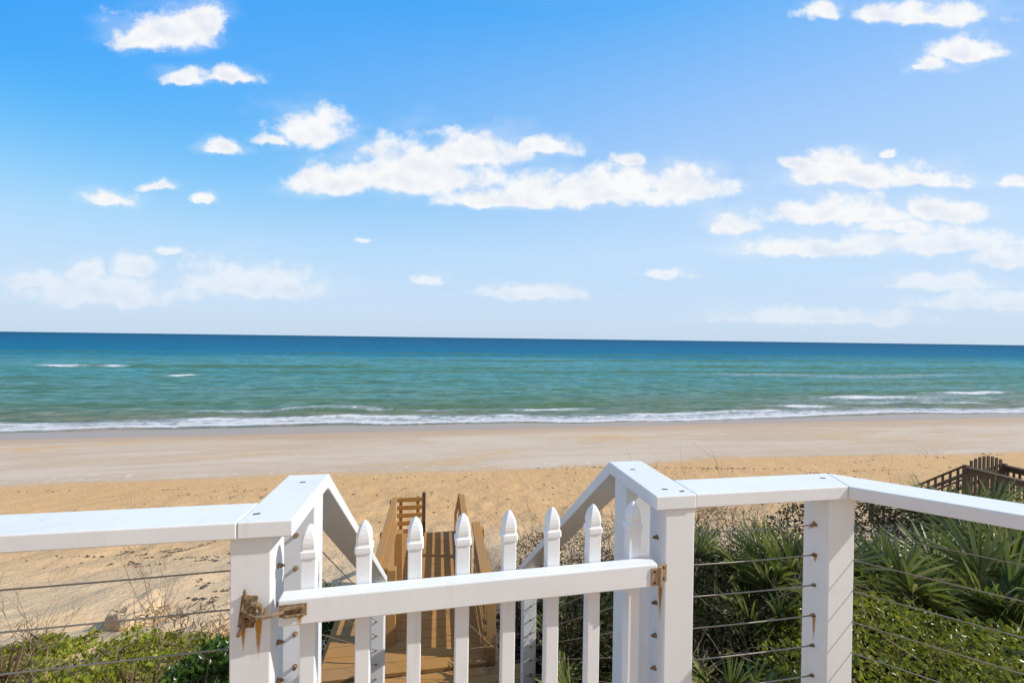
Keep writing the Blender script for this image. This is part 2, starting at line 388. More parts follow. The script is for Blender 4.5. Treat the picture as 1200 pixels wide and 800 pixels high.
def m_plain(name, col, rough=0.6, metal=0.0, var=0.25, scale=25):
    m, g, b = mat(name)
    n = g.noise(worldpos(g), scale, 4, 0.6)
    setb(g, b, g.mix(n, tuple(v * (1 - var) for v in col), tuple(min(1, v * (1 + var)) for v in col)), rough, 0.4, None, metal)
    return m
def m_stain():
    m, g, b = mat('rust_stain')
    T = g.node('ShaderNodeTexCoord').outputs['Generated']; gx, gy, gz = g.xyz(T)
    n = g.noise(worldpos(g), 120, 4, 0.6); lo = g.noise(g.scale(worldpos(g), (200, 200, 22)), 1.0, 3, 0.6)
    across = g.math('ABSOLUTE', g.math('SUBTRACT', gx, 0.5))
    width = g.lin(gz, 0, 1, 0.04, 0.42)
    edge = g.math('SUBTRACT', 1.0, g.step(g.math('ADD', across, g.math('MULTIPLY', g.math('SUBTRACT', n, 0.5), 0.2)), g.math('MULTIPLY', width, 0.55), width))
    a = g.math('MULTIPLY', edge, g.math('MULTIPLY', g.step(gz, 0.0, 0.75), g.step(lo, 0.25, 0.55, 0.55, 0.95)))
    c = g.mix(n, (0.40, 0.14, 0.01), (0.62, 0.33, 0.05))
    setb(g, b, c, 0.7, 0.3); g.l.new(a, b.inputs['Alpha'])
    return m
def m_leaf(name, cols, rough=0.45, trans=0.25, spec=0.45):
    m, g, b = mat(name)
    isl = island(g)
    st = [(i / (len(cols) - 1), c) for i, c in enumerate(cols)]
    c = g.ramp(isl, st)
    n = g.noise(worldpos(g), 3.0, 3, 0.5)
    c = g.mix(g.step(n, 0.3, 0.7, 0.0, 0.5), c, cols[0])
    setb(g, b, c, rough, spec)
    tr = g.node('ShaderNodeBsdfTranslucent'); g.l.new(g.mix(0.5, c, (0.16, 0.2, 0.02), 'ADD') if trans > 0.2 else c, tr.inputs['Color'])
    mx = g.node('ShaderNodeMixShader'); mx.inputs[0].default_value = trans
    g.l.new(b.outputs[0], mx.inputs[1]); g.l.new(tr.outputs[0], mx.inputs[2])
    out = [n_ for n_ in g.n if n_.type == 'OUTPUT_MATERIAL'][0]; g.l.new(mx.outputs[0], out.inputs[0])
    return m

SAND = m_sand(); SEA = m_sea(); VINYL = m_vinyl(); RUST = m_rust(); STAIN = m_stain()
PINE = m_wood('new_pine', (0.52, 0.275, 0.085), (0.38, 0.18, 0.05), (0.20, 0.09, 0.03), axis=1)
PINEX = m_wood('new_pine_across', (0.52, 0.275, 0.085), (0.38, 0.18, 0.05), (0.20, 0.09, 0.03), axis=0)
PINEZ = m_wood('new_pine_upright', (0.52, 0.30, 0.11), (0.40, 0.21, 0.07), (0.22, 0.11, 0.04), axis=2)
OLDW = m_wood('weathered_wood', (0.16, 0.108, 0.066), (0.10, 0.066, 0.042), (0.045, 0.03, 0.02), axis=1)
OLDZ = m_wood('weathered_wood_upright', (0.16, 0.108, 0.066), (0.10, 0.066, 0.042), (0.045, 0.03, 0.02), axis=2)
CABLE = m_plain('steel_cable', (0.30, 0.27, 0.23), 0.4, 0.7, 0.4, 90)
HINGE = m_plain('tan_rusted_steel', (0.42, 0.30, 0.19), 0.6, 0.25, 0.45, 110)
DARKM = m_plain('dark_screw', (0.06, 0.045, 0.035), 0.6, 0.3)
PALM = m_leaf('palmetto_green', [(0.075, 0.105, 0.018), (0.13, 0.17, 0.032), (0.22, 0.25, 0.06), (0.36, 0.32, 0.13), (0.15, 0.18, 0.04)], 0.36, 0.28, 0.5)
PALMD = m_leaf('palmetto_dry', [(0.20, 0.13, 0.07), (0.30, 0.21, 0.12), (0.16, 0.10, 0.055), (0.26, 0.16, 0.07)], 0.7, 0.15, 0.2)
STEM = m_plain('palmetto_stem', (0.14, 0.15, 0.05), 0.6)
LEAFY = m_leaf('yellow_green_leaves', [(0.10, 0.12, 0.012), (0.24, 0.265, 0.025), (0.38, 0.37, 0.05), (0.19, 0.22, 0.02), (0.48, 0.43, 0.09)], 0.35, 0.3, 0.5)
DARKL = m_leaf('dull_scrub_leaves', [(0.02, 0.028, 0.008), (0.045, 0.048, 0.014), (0.09, 0.066, 0.022), (0.03, 0.04, 0.01), (0.17, 0.115, 0.04), (0.05, 0.06, 0.014)], 0.55, 0.15, 0.3)
MIDL = m_leaf('glossy_green_leaves', [(0.02, 0.055, 0.01), (0.06, 0.12, 0.018), (0.11, 0.17, 0.028), (0.03, 0.07, 0.012)], 0.3, 0.25, 0.55)
COVER = m_leaf('ground_cover_leaves', [(0.14, 0.17, 0.014), (0.29, 0.33, 0.03), (0.45, 0.42, 0.05), (0.23, 0.27, 0.024), (0.54, 0.44, 0.09)], 0.45, 0.3, 0.35)
TWIG = m_plain('dry_twig', (0.30, 0.22, 0.14), 0.8, 0, 0.4)
TWIGD = m_plain('grey_brown_twig', (0.12, 0.085, 0.06), 0.85, 0, 0.4)
WEED = m_plain('dried_seaweed', (0.085, 0.064, 0.05), 0.85, 0, 0.5, 12)

# ------------------------------------------------------------------ the ground: one sheet of sand, and the sea
def ground_rel(x, y):
    """height relative to the eye"""
    x = np.asarray(x, float); y = np.asarray(y, float)
    ys = [-60, -5, 0, 2, 4, 5, 6.5, 9, 12, 16, 20, 27, 33, 43.2, 60, 120, 400, 20000]
    left = [-2.4, -2.4, -2.6, -2.9, -3.4, -3.75, -4.35, -5.05, -5.78, -6.6, -7.25, -8.05, -8.4, -8.98, -9.6, -11, -14, -20]
    right = [-2.4, -2.4, -2.45, -2.6, -2.95, -3.2, -3.8, -4.75, -5.7, -6.6, -7.25, -8.05, -8.4, -8.98, -9.6, -11, -14, -20]
    zl = np.interp(y, ys, left); zr = np.interp(y, ys, right)
    s = sstep(x, 0.7, 1.6) * (1 - sstep(x, 8.5, 11))
    z = zl * (1 - s) + zr * s
    f = sstep(x, 9, 12); z = z * (1 - f) + np.minimum(z, -4.55) * f
    near = 1 - sstep(y, 16, 28)
    z = z + near * ((fbm(x * 0.35, y * 0.35, 4, 3) - 0.5) * 0.32 + (fbm(x * 1.7, y * 1.7, 3, 9) - 0.5) * 0.14)
    # small eroded scarp in the dune face on the left
    sc_ = np.exp(-((y - 7.9 - 0.5 * np.sin(x * 0.9)) / 0.5) ** 2) * (1 - sstep(x, -3.0, -1.8))
    z = z - 0.12 * sc_
    z = z + (1 - near) * (1 - sstep(y, 38, 43)) * (fbm(x * 0.12, y * 0.3, 3, 4) - 0.5) * 0.16
    return z
def gz(x, y): return float(ground_rel(np.array([x]), np.array([y]))[0]) + EYE

def spread(lo, hi, fine_lo, fine_hi, step, grow):
    a = list(np.arange(fine_lo, fine_hi, step)); s = step; v = a[-1]
    while v < hi: s *= grow; v += s; a.append(min(v, hi))
    s = step; v = a[0]; pre = []
    while v > lo: s *= grow; v -= s; pre.append(max(v, lo))
    return np.array(pre[::-1] + a)
def grid_mesh(name, xs, ys, zf, attrs=None):
    Xg, Yg = np.meshgrid(xs, ys); Zg = zf(Xg, Yg)
    V = np.stack([Xg.ravel(), Yg.ravel(), Zg.ravel()], 1); nx, ny = len(xs), len(ys)
    i = np.arange((ny - 1) * (nx - 1)); r = i // (nx - 1); c = i % (nx - 1); a = r * nx + c
    F = np.stack([a, a + 1, a + nx + 1, a + nx], 1)
    return np_mesh(name, V, F, {k: f(Xg, Yg).ravel() for k, f in (attrs or {}).items()})

gx_ = spread(-9000, 9000, -12, 16, 0.10, 1.06)
gy_ = spread(-400, 12000, -1, 17, 0.10, 1.035)
link('beach', grid_mesh('beach', gx_, gy_, lambda X_, Y_: ground_rel(X_, Y_) + EYE), SAND, kind='structure', smooth=True)

def shoreline(x): return 45.2 + (fbm(x * 0.035 + 7, x * 0 + 1.3, 3, 21) - 0.5) * 5.0 + (fbm(x * 0.2, x * 0 + 4.1, 2, 25) - 0.5) * 1.2
RIDGES = [(230, 5, 0.5, 27), (168, 4, 0.45, 29), (128, 3.6, 0.65, 31), (109, 2.8, 0.36, 32), (93, 2.7, 0.42, 33), (80, 2.4, 0.36, 35), (70, 2.0, 0.34, 36), (62, 1.7, 0.32, 37), (54.5, 1.6, 0.36, 39)]
def ridge_y(x, yc, sd_): return yc + 11 * (yc / 100) * (fbm(x * 0.016 + sd_, x * 0 + sd_, 3, sd_) - 0.5) + 0.0 * x
def ridge_a(x, sd_): return sstep(fbm(x * 0.018 + 3 * sd_, x * 0 + 0.7, 3, sd_ + 1), 0.36, 0.60)
def chop(X_, Y_): return (fbm(X_ * 0.07, Y_ * 0.20, 4, 51) - 0.5) * 0.75 * (0.5 + 0.5 * sstep(Y_, 55, 140)) * (1 - sstep(Y_, 500, 1500)) + (fbm(X_ * 0.22, Y_ * 0.62, 3, 58) - 0.5) * 0.42 * (1 - sstep(Y_, 130, 260))
def sea_z(X_, Y_):
    z = np.zeros_like(X_)
    for yc, wd, h, sd_ in RIDGES:
        d = (Y_ - ridge_y(X_, yc, sd_)) / wd
        z += h * ridge_a(X_, sd_) * np.where(d < 0, np.exp(-(d * 1.9) ** 2), np.exp(-(d * 0.8) ** 2))
    far = sstep(Y_, 55, 140)
    z += chop(X_, Y_)
    z += (fbm(X_ * 0.35, Y_ * 0.9, 2, 57) - 0.5) * 0.10 * (1 - sstep(Y_, 150, 300))
    run = np.clip((Y_ - shoreline(X_)), -3, 8)
    z = z * sstep(run, 0.3, 7) + 0.03 * sstep(run, -0.2, 1.0) + 0.0
    # below the sand up the beach beyond the water's edge
    return np.where(run < 0, run * 0.12 - 0.02, z + 0.06 * np.exp(-((run - 0.4) / 0.5) ** 2))
SPOTS = [(-96, 128.6, 5.5, 1.6), (-84, 128.5, 3, 1.0), (-54, 103, 3.2, 1.1), (-76, 118, 3, .9), (50, 52.6, 4.6, 1.1), (121, 84, 13, 2.4), (112, 96, 22, 4), (88, 103, 25, 4),
         (70, 60, 7, 1.2), (95, 63, 8, 1.2), (140, 101, 18, 4), (14, 53, 5, .7), (75, 58, 26, 4)]
def sea_foam(X_, Y_):
    run = Y_ - shoreline(X_)
    f = 0.62 * np.exp(-((run - 0.5) / 0.5) ** 2) + 0.60 * sstep(run, 0, 0.6) * (1 - sstep(run, 2.0, 6.0))
    patch = fbm(X_ * 0.06 + 11, X_ * 0 + 2.2, 3, 61)
    f += 0.6 * np.exp(-((run - 4.0 - 4 * (patch - 0.5)) / 0.9) ** 2) * sstep(patch, 0.42, 0.62)
    p2 = fbm(X_ * 0.05 + 40, X_ * 0 + 5.2, 3, 67)
    f += 0.45 * np.exp(-((run - 7.5 - 6 * (p2 - 0.5)) / 0.8) ** 2) * sstep(p2, 0.5, 0.68)
    for x0, y0, a, b_ in SPOTS:
        k = 0.95 if a < 12 else 0.36
        f += k * np.exp(-((X_ - x0) / a) ** 2 - ((Y_ - y0) / b_) ** 2)
    f += 0.16 * sstep(fbm(X_ * 0.03, Y_ * 0.14, 4, 71), 0.54, 0.74) * sstep(Y_, 48, 56) * (1 - sstep(Y_, 110, 125))
    return np.clip(f, 0, 1.2)
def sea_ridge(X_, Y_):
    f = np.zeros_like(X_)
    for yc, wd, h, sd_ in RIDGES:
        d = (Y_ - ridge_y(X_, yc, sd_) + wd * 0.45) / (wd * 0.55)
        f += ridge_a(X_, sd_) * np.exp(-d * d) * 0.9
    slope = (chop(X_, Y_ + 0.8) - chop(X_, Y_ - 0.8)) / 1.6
    f += 0.75 * sstep(slope, 0.02, 0.10) * sstep(Y_, 50, 58) * (1 - sstep(Y_, 170, 260))  # chop slopes facing the shore, marked for the painted green light
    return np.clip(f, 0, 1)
wx_ = spread(-14000, 14000, -75, 130, 0.55, 1.07)
wy_ = spread(40, 16000, 41, 62, 0.22, 1.012)
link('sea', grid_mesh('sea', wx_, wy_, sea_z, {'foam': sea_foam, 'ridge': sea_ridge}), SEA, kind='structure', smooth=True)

# ------------------------------------------------------------------ deck underfoot (mostly below the frame)
def Zr(z): return EYE + z
DECK = Zr(-1.57)
deck = MB()
for i in range(24):
    y0 = -1.9 + i * 0.145
    if y0 > 1.45: break
    xr = 2.0 if y0 + 0.14 < 0.86 else 2.0 - (y0 + 0.14 - 0.86)
    deck.box(-2.9, xr, y0, y0 + 0.139, DECK - 0.035, DECK)
deck.box(-0.40, 0.70, 1.43, 1.66, DECK - 0.035, DECK)
deck.box(-2.9, 1.40, 1.38, 1.42, DECK - 0.24, DECK - 0.04)
for px_, py_ in ((-2.6, 1.3), (-0.5, 1.3), (0.78, 1.3), (-2.6, -1.5), (1.7, -1.5), (0, -1.5)):
    deck.box(px_ - 0.07, px_ + 0.07, py_ - 0.07, py_ + 0.07, gz(px_, py_) - 0.5, DECK - 0.04)
deck.hull8([(1.36, 1.45, DECK - 0.22), (1.40, 1.49, DECK - 0.22), (2.14, 0.76, DECK - 0.22), (2.10, 0.72, DECK - 0.22)], [(1.36, 1.45, DECK - 0.038), (1.40, 1.49, DECK - 0.038), (2.14, 0.76, DECK - 0.038), (2.10, 0.72, DECK - 0.038)])
deck.build('deck', PINEX, kind='structure')

# ------------------------------------------------------------------ white railings
def box_part(name, parent, x0, x1, y0, y1, z0, z1, m=None, bevel=0.004):
    return MB().box(x0, x1, y0, y1, z0, z1).build(name, m or VINYL, parent, bevel)
def rail_part(name, parent, x0, x1, ya, za, yb, zb, th):
    """board lying flat on a slope along y; top edge from (ya,za) to (yb,zb), plumb cut ends"""
    a = [(x0, ya, za - th), (x1, ya, za - th), (x1, ya, za), (x0, ya, za)]; b_ = [(x0, yb, zb - th), (x1, yb, zb - th), (x1, yb, zb), (x0, yb, zb)]
    return MB().hull8(a, b_).build(name, VINYL, parent, 0.004)
def stud(parent, p, n, r=0.0062, name='cable_stud'):
    """washer, hex nut and threaded end of a cable fitting, axis n"""
    p = Vector(p); n = Vector(n).normalized(); b_ = MB()
    b_.tube(p, p + n * 0.003, r * 1.25, n=12); b_.tube(p + n * 0.0035, p + n * 0.013, r, n=6); b_.tube(p + n * 0.0135, p + n * 0.019, r * 0.5, n=8)
    return b_.build(name, RUST, parent)
def cable(parent, p, q, sag=0.0, r=0.0023):
    p = Vector(p); q = Vector(q); pts = []
    for i in range(9):
        t = i / 8; v = p.lerp(q, t); v.z -= sag * 4 * t * (1 - t); pts.append(v)
    return MB().path(pts, [r] * 9, 6).build('cable', CABLE, parent, smooth=True)
def stain(parent, x, y, z, w_, h, axis='y'):
    """thin run of rust on a face; axis: the face's normal"""
    if axis == 'y': me = np_mesh('rust_stain', [(x - w_ / 2, y, z - h), (x + w_ / 2, y, z - h), (x + w_ / 2, y, z), (x - w_ / 2, y, z)], [(0, 1, 2, 3)])
    o = link('rust_stain', me, STAIN, parent); return o
def screw(parent, x, y, z, rz=0.0):
    M_ = Matrix.Translation((x, y, z)) @ Matrix.Rotation(rz, 4, 'Z')
    return MB().box(-0.0085, 0.0085, -0.0035, 0.0035, -0.004, 0.0012, M_).build('screw_head', DARKM, parent)

CT = Zr(-0.5); TH = 0.046; CB = CT - TH
ZC = [Zr(-0.662 - 0.110 * i) for i in range(9)]
# ---- left
LR = empty('deck_railing', (-0.5, 1.31, DECK), 'white railing left of the gate with rust streaked latch post', 'railing')
LRI = Vector(LR.location)
def W(o):            # parts are modelled in world space: bring them under a thing that is not at the origin
    o.matrix_parent_inverse = o.parent.matrix_world.inverted(); return o
def wparts(root):
    bpy.context.view_layer.update()
    inv = Matrix.Translation(root.location).inverted() if root.rotation_euler.z == 0 else (Matrix.Translation(root.location) @ root.rotation_euler.to_matrix().to_4x4()).inverted()
    for c in root.children:
        if 'placed' not in c: c.matrix_parent_inverse = inv
box_part('cap_rail', LR, -2.75, -0.5258, 1.247, 1.389, CB, CT)
box_part('cap_rail', LR, -0.525, -0.386, 1.247, 1.648, CB, CT)
box_part('post', LR, -0.550, -0.446, 1.266, 1.370, DECK - 0.2, CB - 0.001)
box_part('post', LR, -0.510, -0.405, 1.533, 1.638, DECK - 0.2, CB - 0.001)
box_part('post', LR, -2.62, -2.515, 1.266, 1.370, DECK - 0.2, CB - 0.001)
rail_part('stair_rail', LR, -0.527, -0.388, 1.652, CT - 0.002, 3.56, CT - 0.002 - 0.745 * 1.908, 0.055)
box_part('post', LR, -0.497, -0.392, 3.40, 3.505, Zr(-3.3), CT - 0.06 - 0.745 * 1.85)
for z in ZC:
    cable(LR, (-2.517, 1.318, z), (-0.549, 1.318, z), 0.012)
    stud(LR, (-0.447, 1.318, z + 0.004), (1, 0, 0)); stud(LR, (-0.462, 1.534, z - 0.005), (0, -1, 0))
    cable(LR, (-0.447, 1.585, z - 0.03), (-0.447, 3.402, z - 0.03 - 0.745 * 1.85), 0.0)
    stud(LR, (-0.447, 3.401, z - 0.03 - 0.745 * 1.85), (0, -1, 0.3), 0.006)
screw(LR, -0.496, 1.300, CT, 0.3); screw(LR, -0.452, 1.560, CT, 0.25)
# latch keeper on the post face
LP = Vector((-0.492, 1.266, Zr(-0.748)))
b_ = MB()
b_.box(-0.030, 0.010, -0.005, 0.0, -0.045, 0.040, Matrix.Translation(LP) @ Matrix.Rotation(0.12, 4, 'Y'))
b_.torus(LP + Vector((0.010, -0.014, 0.004)), (0.25, 1, 0.1), 0.021, 0.0065)
b_.tube(LP + Vector((-0.018, -0.003, 0.036)), LP + Vector((-0.012, -0.02, 0.066)), 0.006, 0.003)
b_.tube(LP + Vector((-0.010, -0.006, -0.020)), LP + Vector((-0.032, -0.010, -0.062)), 0.008, 0.005)
b_.tube(LP + Vector((-0.022, -0.008, 0.012)), LP + Vector((0.022, -0.018, -0.014)), 0.008)
b_.tube(LP + Vector((-0.020, -0.008, -0.012)), LP + Vector((0.016, -0.014, 0.018)), 0.007)
b_.build('latch_keeper', RUST, LR)
stain(LR, -0.476, 1.2645, Zr(-0.770), 0.026, 0.130); stain(LR, -0.514, 1.2645, Zr(-0.795), 0.015, 0.075)
stain(LR, -0.498, 1.2640, Zr(-0.750), 0.05, 0.05)

# ---- right
RR = empty('deck_railing', (0.78, 1.34, DECK), 'white railing right of the gate turning a corner, with rusted hinge stains', 'railing')
box_part('cap_rail', RR, 0.690, 0.8315, 1.276, 1.668, CB, CT)
q = 0.1485
MB().prism([(0.8324, 1.279), (1.4105, 1.279), (1.4700, 1.4215), (0.8324, 1.4215)], CB, CT).build('cap_rail', VINYL, RR, 0.004)
MB().prism([(1.4115, 1.2790), (2.31, 0.3815), (2.4107, 0.4822), (1.4710, 1.4214)], CB, CT).build('cap_rail', VINYL, RR, 0.004)
box_part('post', RR, 0.729, 0.833, 1.286, 1.392, DECK - 0.2, CB - 0.001)
box_part('post', RR, 0.706, 0.811, 1.533, 1.640, DECK - 0.2, CB - 0.001)
box_part('post', RR, 1.357, 1.464, 1.300, 1.407, DECK - 0.2, CB - 0.001)
MB().box(-0.052, 0.052, -0.052, 0.052, DECK - 0.2, CB - 0.001, Matrix.Translation((2.30, 0.49, 0)) @ Matrix.Rotation(math.radians(45), 4, 'Z')).build('post', VINYL, RR, 0.004)
rail_part('stair_rail', RR, 0.692, 0.833, 1.672, CT - 0.002, 3.60, CT - 0.002 - 0.75 * 1.928, 0.055)
box_part('post', RR, 0.700, 0.806, 3.40, 3.506, Zr(-3.3), CT - 0.06 - 0.75 * 1.83)
for i, z in enumerate(ZC):
    cable(RR, (0.832, 1.353, z), (1.359, 1.353, z), 0.003)
    stud(RR, (1.358, 1.353, z), (-1, 0, 0), 0.005)
    cable(RR, (1.455, 1.305, z), (2.27, 0.525, z), 0.004)
    stud(RR, (0.730, 1.335, z + 0.003), (-1, 0, 0)); stud(RR, (0.745, 1.534, z), (0, -1, 0))
    cable(RR, (0.76, 1.60, z - 0.05), (0.76, 3.402, z - 0.05 - 0.75 * 1.8), 0.0)
    stud(RR, (0.76, 3.401, z - 0.05 - 0.75 * 1.8), (0, -1, 0.3), 0.006)
def side_stain(parent, x, y, z, w_, h, lean=0.0):
    me = np_mesh('rust_stain', [(0, -w_ / 2, -h), (0, w_ / 2, -h), (0, w_ / 2, 0), (0, -w_ / 2, 0)], [(0, 1, 2, 3)])
    o = link('rust_stain', me, STAINX, parent)
    o.location = (x, y, z); o.rotation_euler = (lean, 0, 0)
STAINX = STAIN.copy(); STAINX.name = 'rust_stain_side'
for n_ in STAINX.node_tree.nodes:
    if n_.type == 'SEPXYZ':
        for l_ in list(STAINX.node_tree.links):
            if l_.from_node == n_ and l_.from_socket.name == 'X': ts = l_.to_socket; STAINX.node_tree.links.remove(l_); STAINX.node_tree.links.new(n_.outputs[1], ts)
side_stain(RR, 1.3560, 1.353, ZC[0] + 0.006, 0.030, 0.055, 0.75); side_stain(RR, 1.3560, 1.353, ZC[1] + 0.006, 0.028, 0.040)
side_stain(RR, 1.3560, 1.353, ZC[3] + 0.004, 0.020, 0.12); side_stain(RR, 0.7280, 1.312, Zr(-0.775), 0.045, 0.17)
screw(RR, 0.752, 1.335, CT, -0.3); screw(RR, 0.742, 1.555, CT, -0.2); screw(RR, 1.40, 1.37, CT, -0.4); screw(RR, 0.80, 1.31, CT, 0.2)

# ------------------------------------------------------------------ picket gate
GT = empty('picket_gate', (0.70, 1.31, DECK + 0.05), 'low white picket gate with pointed pickets at the head of the stairs', 'gate')
GM = Matrix.Translation((0.70, 1.28, Zr(-0.712))) @ Matrix.Rotation(math.radians(1.75), 4, 'Z') @ Matrix.Rotation(math.radians(0.12), 4, 'Y')
def gbox(name, x0, x1, y0, y1, z0, z1, m=None, bev=0.004):
    return MB().box(x0, x1, y0, y1, z0, z1, GM).build(name, m or VINYL, GT, bev)
gbox('top_rail', -1.118, -0.006, -0.013, 0.034, -0.072, 0.0)
gbox('bottom_rail', -1.118, -0.006, -0.013, 0.034, -0.762, -0.690)
def picket_mesh():
    def ring(h, z, r=0.25):
        c = h * (1 - r)
        return [(x, y, z) for x, y in ((h, -c), (h, c), (c, h), (-c, h), (-h, c), (-h, -c), (-c, -h), (c, -h))]
    S = [ring(.0205, -0.90, .12), ring(.0205, 0.098, .12), ring(.0245, 0.101, .15), ring(.0250, 0.108, .2), ring(.0245, 0.118, .2), ring(.0205, 0.121, .25), ring(.0198, 0.125, .25),
         ring(.0215, 0.131, .3), ring(.0218, 0.142, .32), ring(.0200, 0.155, .35), ring(.0160, 0.168, .4), ring(.0110, 0.178, .45), ring(.0060, 0.1850, .5), ring(.0018, 0.1885, .5)]
    me = MB().loft(S); return me
pm = None
for xw in (-0.355, -0.207, -0.062, 0.080, 0.223, 0.363, 0.501, 0.640):
    M_ = GM @ Matrix.Translation((xw - 0.70, 0.056, -0.013 + 0.006 * (xw - 0.2)))
    b_ = picket_mesh()
    for v in b_.bm.verts: v.co = M_ @ v.co
    b_.build('picket', VINYL, GT, 0.0)
# hinge: two leaves, barrel, screws
HZ = -0.036
hb = MB()
hb.box(-0.030, -0.004, -0.0175, -0.0135, HZ - 0.030, HZ + 0.026, GM); hb.box(0.006, 0.034, -0.0005, 0.0035, HZ - 0.030, HZ + 0.026, GM)
hb.build('hinge', HINGE, GT, 0.0015)
hb = MB(); hb.tube(GM @ Vector((0.001, -0.017, HZ - 0.032)), GM @ Vector((0.001, -0.017, HZ + 0.028)), 0.0062, n=12)
for k in range(4): hb.torus(GM @ Vector((0.001, -0.017, HZ - 0.020 + k * 0.0125)), (0, 0, 1), 0.0058, 0.0012, 12, 6)
hb.build('hinge_barrel', HINGE, GT)
for sx, yy_ in ((-0.019, -0.0178), (0.022, -0.0008)):
    for sz in (-0.019, 0.016):
        p_ = GM @ Vector((sx, yy_, HZ + sz)); MB().tube(p_, p_ + Vector((0, -0.003, 0)), 0.0045, 0.003, 10).build('hinge_screw', DARKM, GT)
# latch strap on the gate, bar reaching to the keeper
lb = MB(); lb.box(-1.113, -1.045, -0.0185, -0.0135, -0.043, -0.012, GM)
lb.tube(GM @ Vector((-1.05, -0.022, -0.018)), GM @ Vector((-1.11, -0.022, -0.020)), 0.0055); lb.tube(GM @ Vector((-1.05, -0.022, -0.038)), GM @ Vector((-1.10, -0.022, -0.040)), 0.004)
for k in range(4): lb.tube(GM @ Vector((-1.055 - k * 0.015, -0.0175, -0.027)), GM @ Vector((-1.055 - k * 0.015, -0.023, -0.027)), 0.004)
lb.build('latch', RUST, GT)
MB().path([GM @ Vector((-1.100, -0.024, -0.024)), GM @ Vector((-1.125, -0.026, -0.030)), GM @ Vector((-1.150, -0.018, -0.038)), GM @ Vector((-1.172, -0.006, -0.042))], [0.0055, 0.005, 0.0048, 0.004], 8).build('latch_bar', HINGE, GT)
o = stain(GT, -0.362, 1.2325, Zr(-0.752), 0.018, 0.042)

# ------------------------------------------------------------------ wooden stairs and boardwalk down to the beach
BW = empty('boardwalk', (0.0, 5.0, gz(0, 5.0)), 'new golden timber boardwalk stepping down the dune to the sand', 'boardwalk')
# steps from the deck down to the landing (below the frame)
st = MB()
nst = 9
for i in range(1, nst):
    z = -1.57 - i * (1.43 / nst); y = 1.64 + (i - 1) * 0.205
    st.box(-0.385, 0.69, y, y + 0.225, Zr(z) - 0.036, Zr(z))
for x in (-0.385, 0.655): st.hull8([(x, 1.60, Zr(-1.95)), (x + 0.035, 1.60, Zr(-1.95)), (x + 0.035, 3.34, Zr(-3.2)), (x, 3.34, Zr(-3.2))], [(x, 1.60, Zr(-1.60)), (x + 0.035, 1.60, Zr(-1.60)), (x + 0.035, 3.34, Zr(-2.86)), (x, 3.34, Zr(-2.86))])
st.build('stairs', PINEX, BW, 0.002)
# landing planks (diagonal boards are read as boards across, slightly raked)
LZ = Zr(-3.0)
ld = MB(); y = 3.24
while y < 3.85: ld.box(-1.06, 0.86, y, y + 0.088, LZ - 0.036, LZ); y += 0.093
ld.build('landing', PINEX, BW, 0.002)
ld = MB(); y = 3.94
while y < 5.2: ld.box(-1.02, -0.475, y, y + 0.134, LZ - 0.036, LZ - 0.004); y += 0.139
ld.build('side_platform', PINEX, BW, 0.002)
ld = MB(); y = 3.94
while y < 5.15: ld.box(-0.47, 0.47, y, y + 0.134, LZ - 0.036, LZ); y += 0.139
ld.build('walkway', PINEX, BW, 0.002)
# near guard rails with level slats
def guard(x, y0, y1, zf, slats, zcap, capw, inner, posts, parent, name='guard_rail'):
    g_ = MB()
    for (za, zb) in slats: g_.box(x - 0.012, x + 0.012, y0, y1, Zr(zf + za), Zr(zf + zb))
    o_ = g_.build(name, PINE, parent, 0.002)
    MB().box(x + inner - capw / 2, x + inner + capw / 2, y0 - 0.02, y1 + 0.02, Zr(zcap), Zr(zcap) + 0.036).build('rail_cap', PINE, o_, 0.003)
    for py in posts: MB().box(x + 0.0125, x + 0.10, py, py + 0.088, Zr(zf) - 0.6, Zr(zcap) - 0.001).build('rail_post', PINEZ, o_, 0.003)
    return o_
near_sl = [(0.02, 0.112), (0.116, 0.219), (0.267, 0.326), (0.374, 0.435), (0.439, 0.56), (0.564, 0.695)]
guard(0.455, 3.97, 5.2, -3.0, near_sl, -2.27, 0.10, 0.01, (3.97, 5.08), BW)
guard(-0.49, 4.30, 5.25, -3.0, near_sl, -2.27, 0.06, 0.0, (4.30, 5.10), BW)
# stairs to the lower platform
st = MB()
for i in range(1, 7):
    z = -3.0 - i * (1.0 / 7); y = 5.16 + (i - 1) * 0.265
    st.box(-0.45, 0.45, y, y + 0.285, Zr(z) - 0.036, Zr(z))
for x in (-0.47, 0.45): st.hull8([(x, 5.16, Zr(-3.36)), (x + 0.03, 5.16, Zr(-3.36)), (x + 0.03, 6.78, Zr(-4.3)), (x, 6.78, Zr(-4.3))], [(x, 5.16, Zr(-3.03)), (x + 0.03, 5.16, Zr(-3.03)), (x + 0.03, 6.78, Zr(-3.97)), (x, 6.78, Zr(-3.97))])
st.build('stairs', PINEX, BW, 0.002)
FZ = Zr(-4.0)
ld = MB(); y = 6.02
while y < 6.78: ld.box(-0.87, -0.475, y, y + 0.134, FZ - 0.036, FZ - 0.003); y += 0.139
while y < 8.95: ld.box(-0.87, 0.44, y, y + 0.134, FZ - 0.036, FZ); y += (0.139 if not 7.7 < y < 7.85 else 0.16)
ld.build('lower_platform', PINEX, BW, 0.002)
far_sl = [(0.03, 0.10), (0.155, 0.225), (0.28, 0.35), (0.40, 0.47), (0.53, 0.64)]
guard(0.445, 6.75, 8.95, -4.0, far_sl, -3.29, 0.11, 0.05, (6.78, 7.8, 8.85), BW)
lf = MB()
for za, zb in ((0.02, 0.13), (0.15, 0.26), (0.28, 0.39), (0.41, 0.52), (0.54, 0.65)): lf.box(-0.845, -0.82, 6.0, 8.95, FZ + za, FZ + zb)
o_ = lf.build('guard_rail', PINE, BW, 0.002)
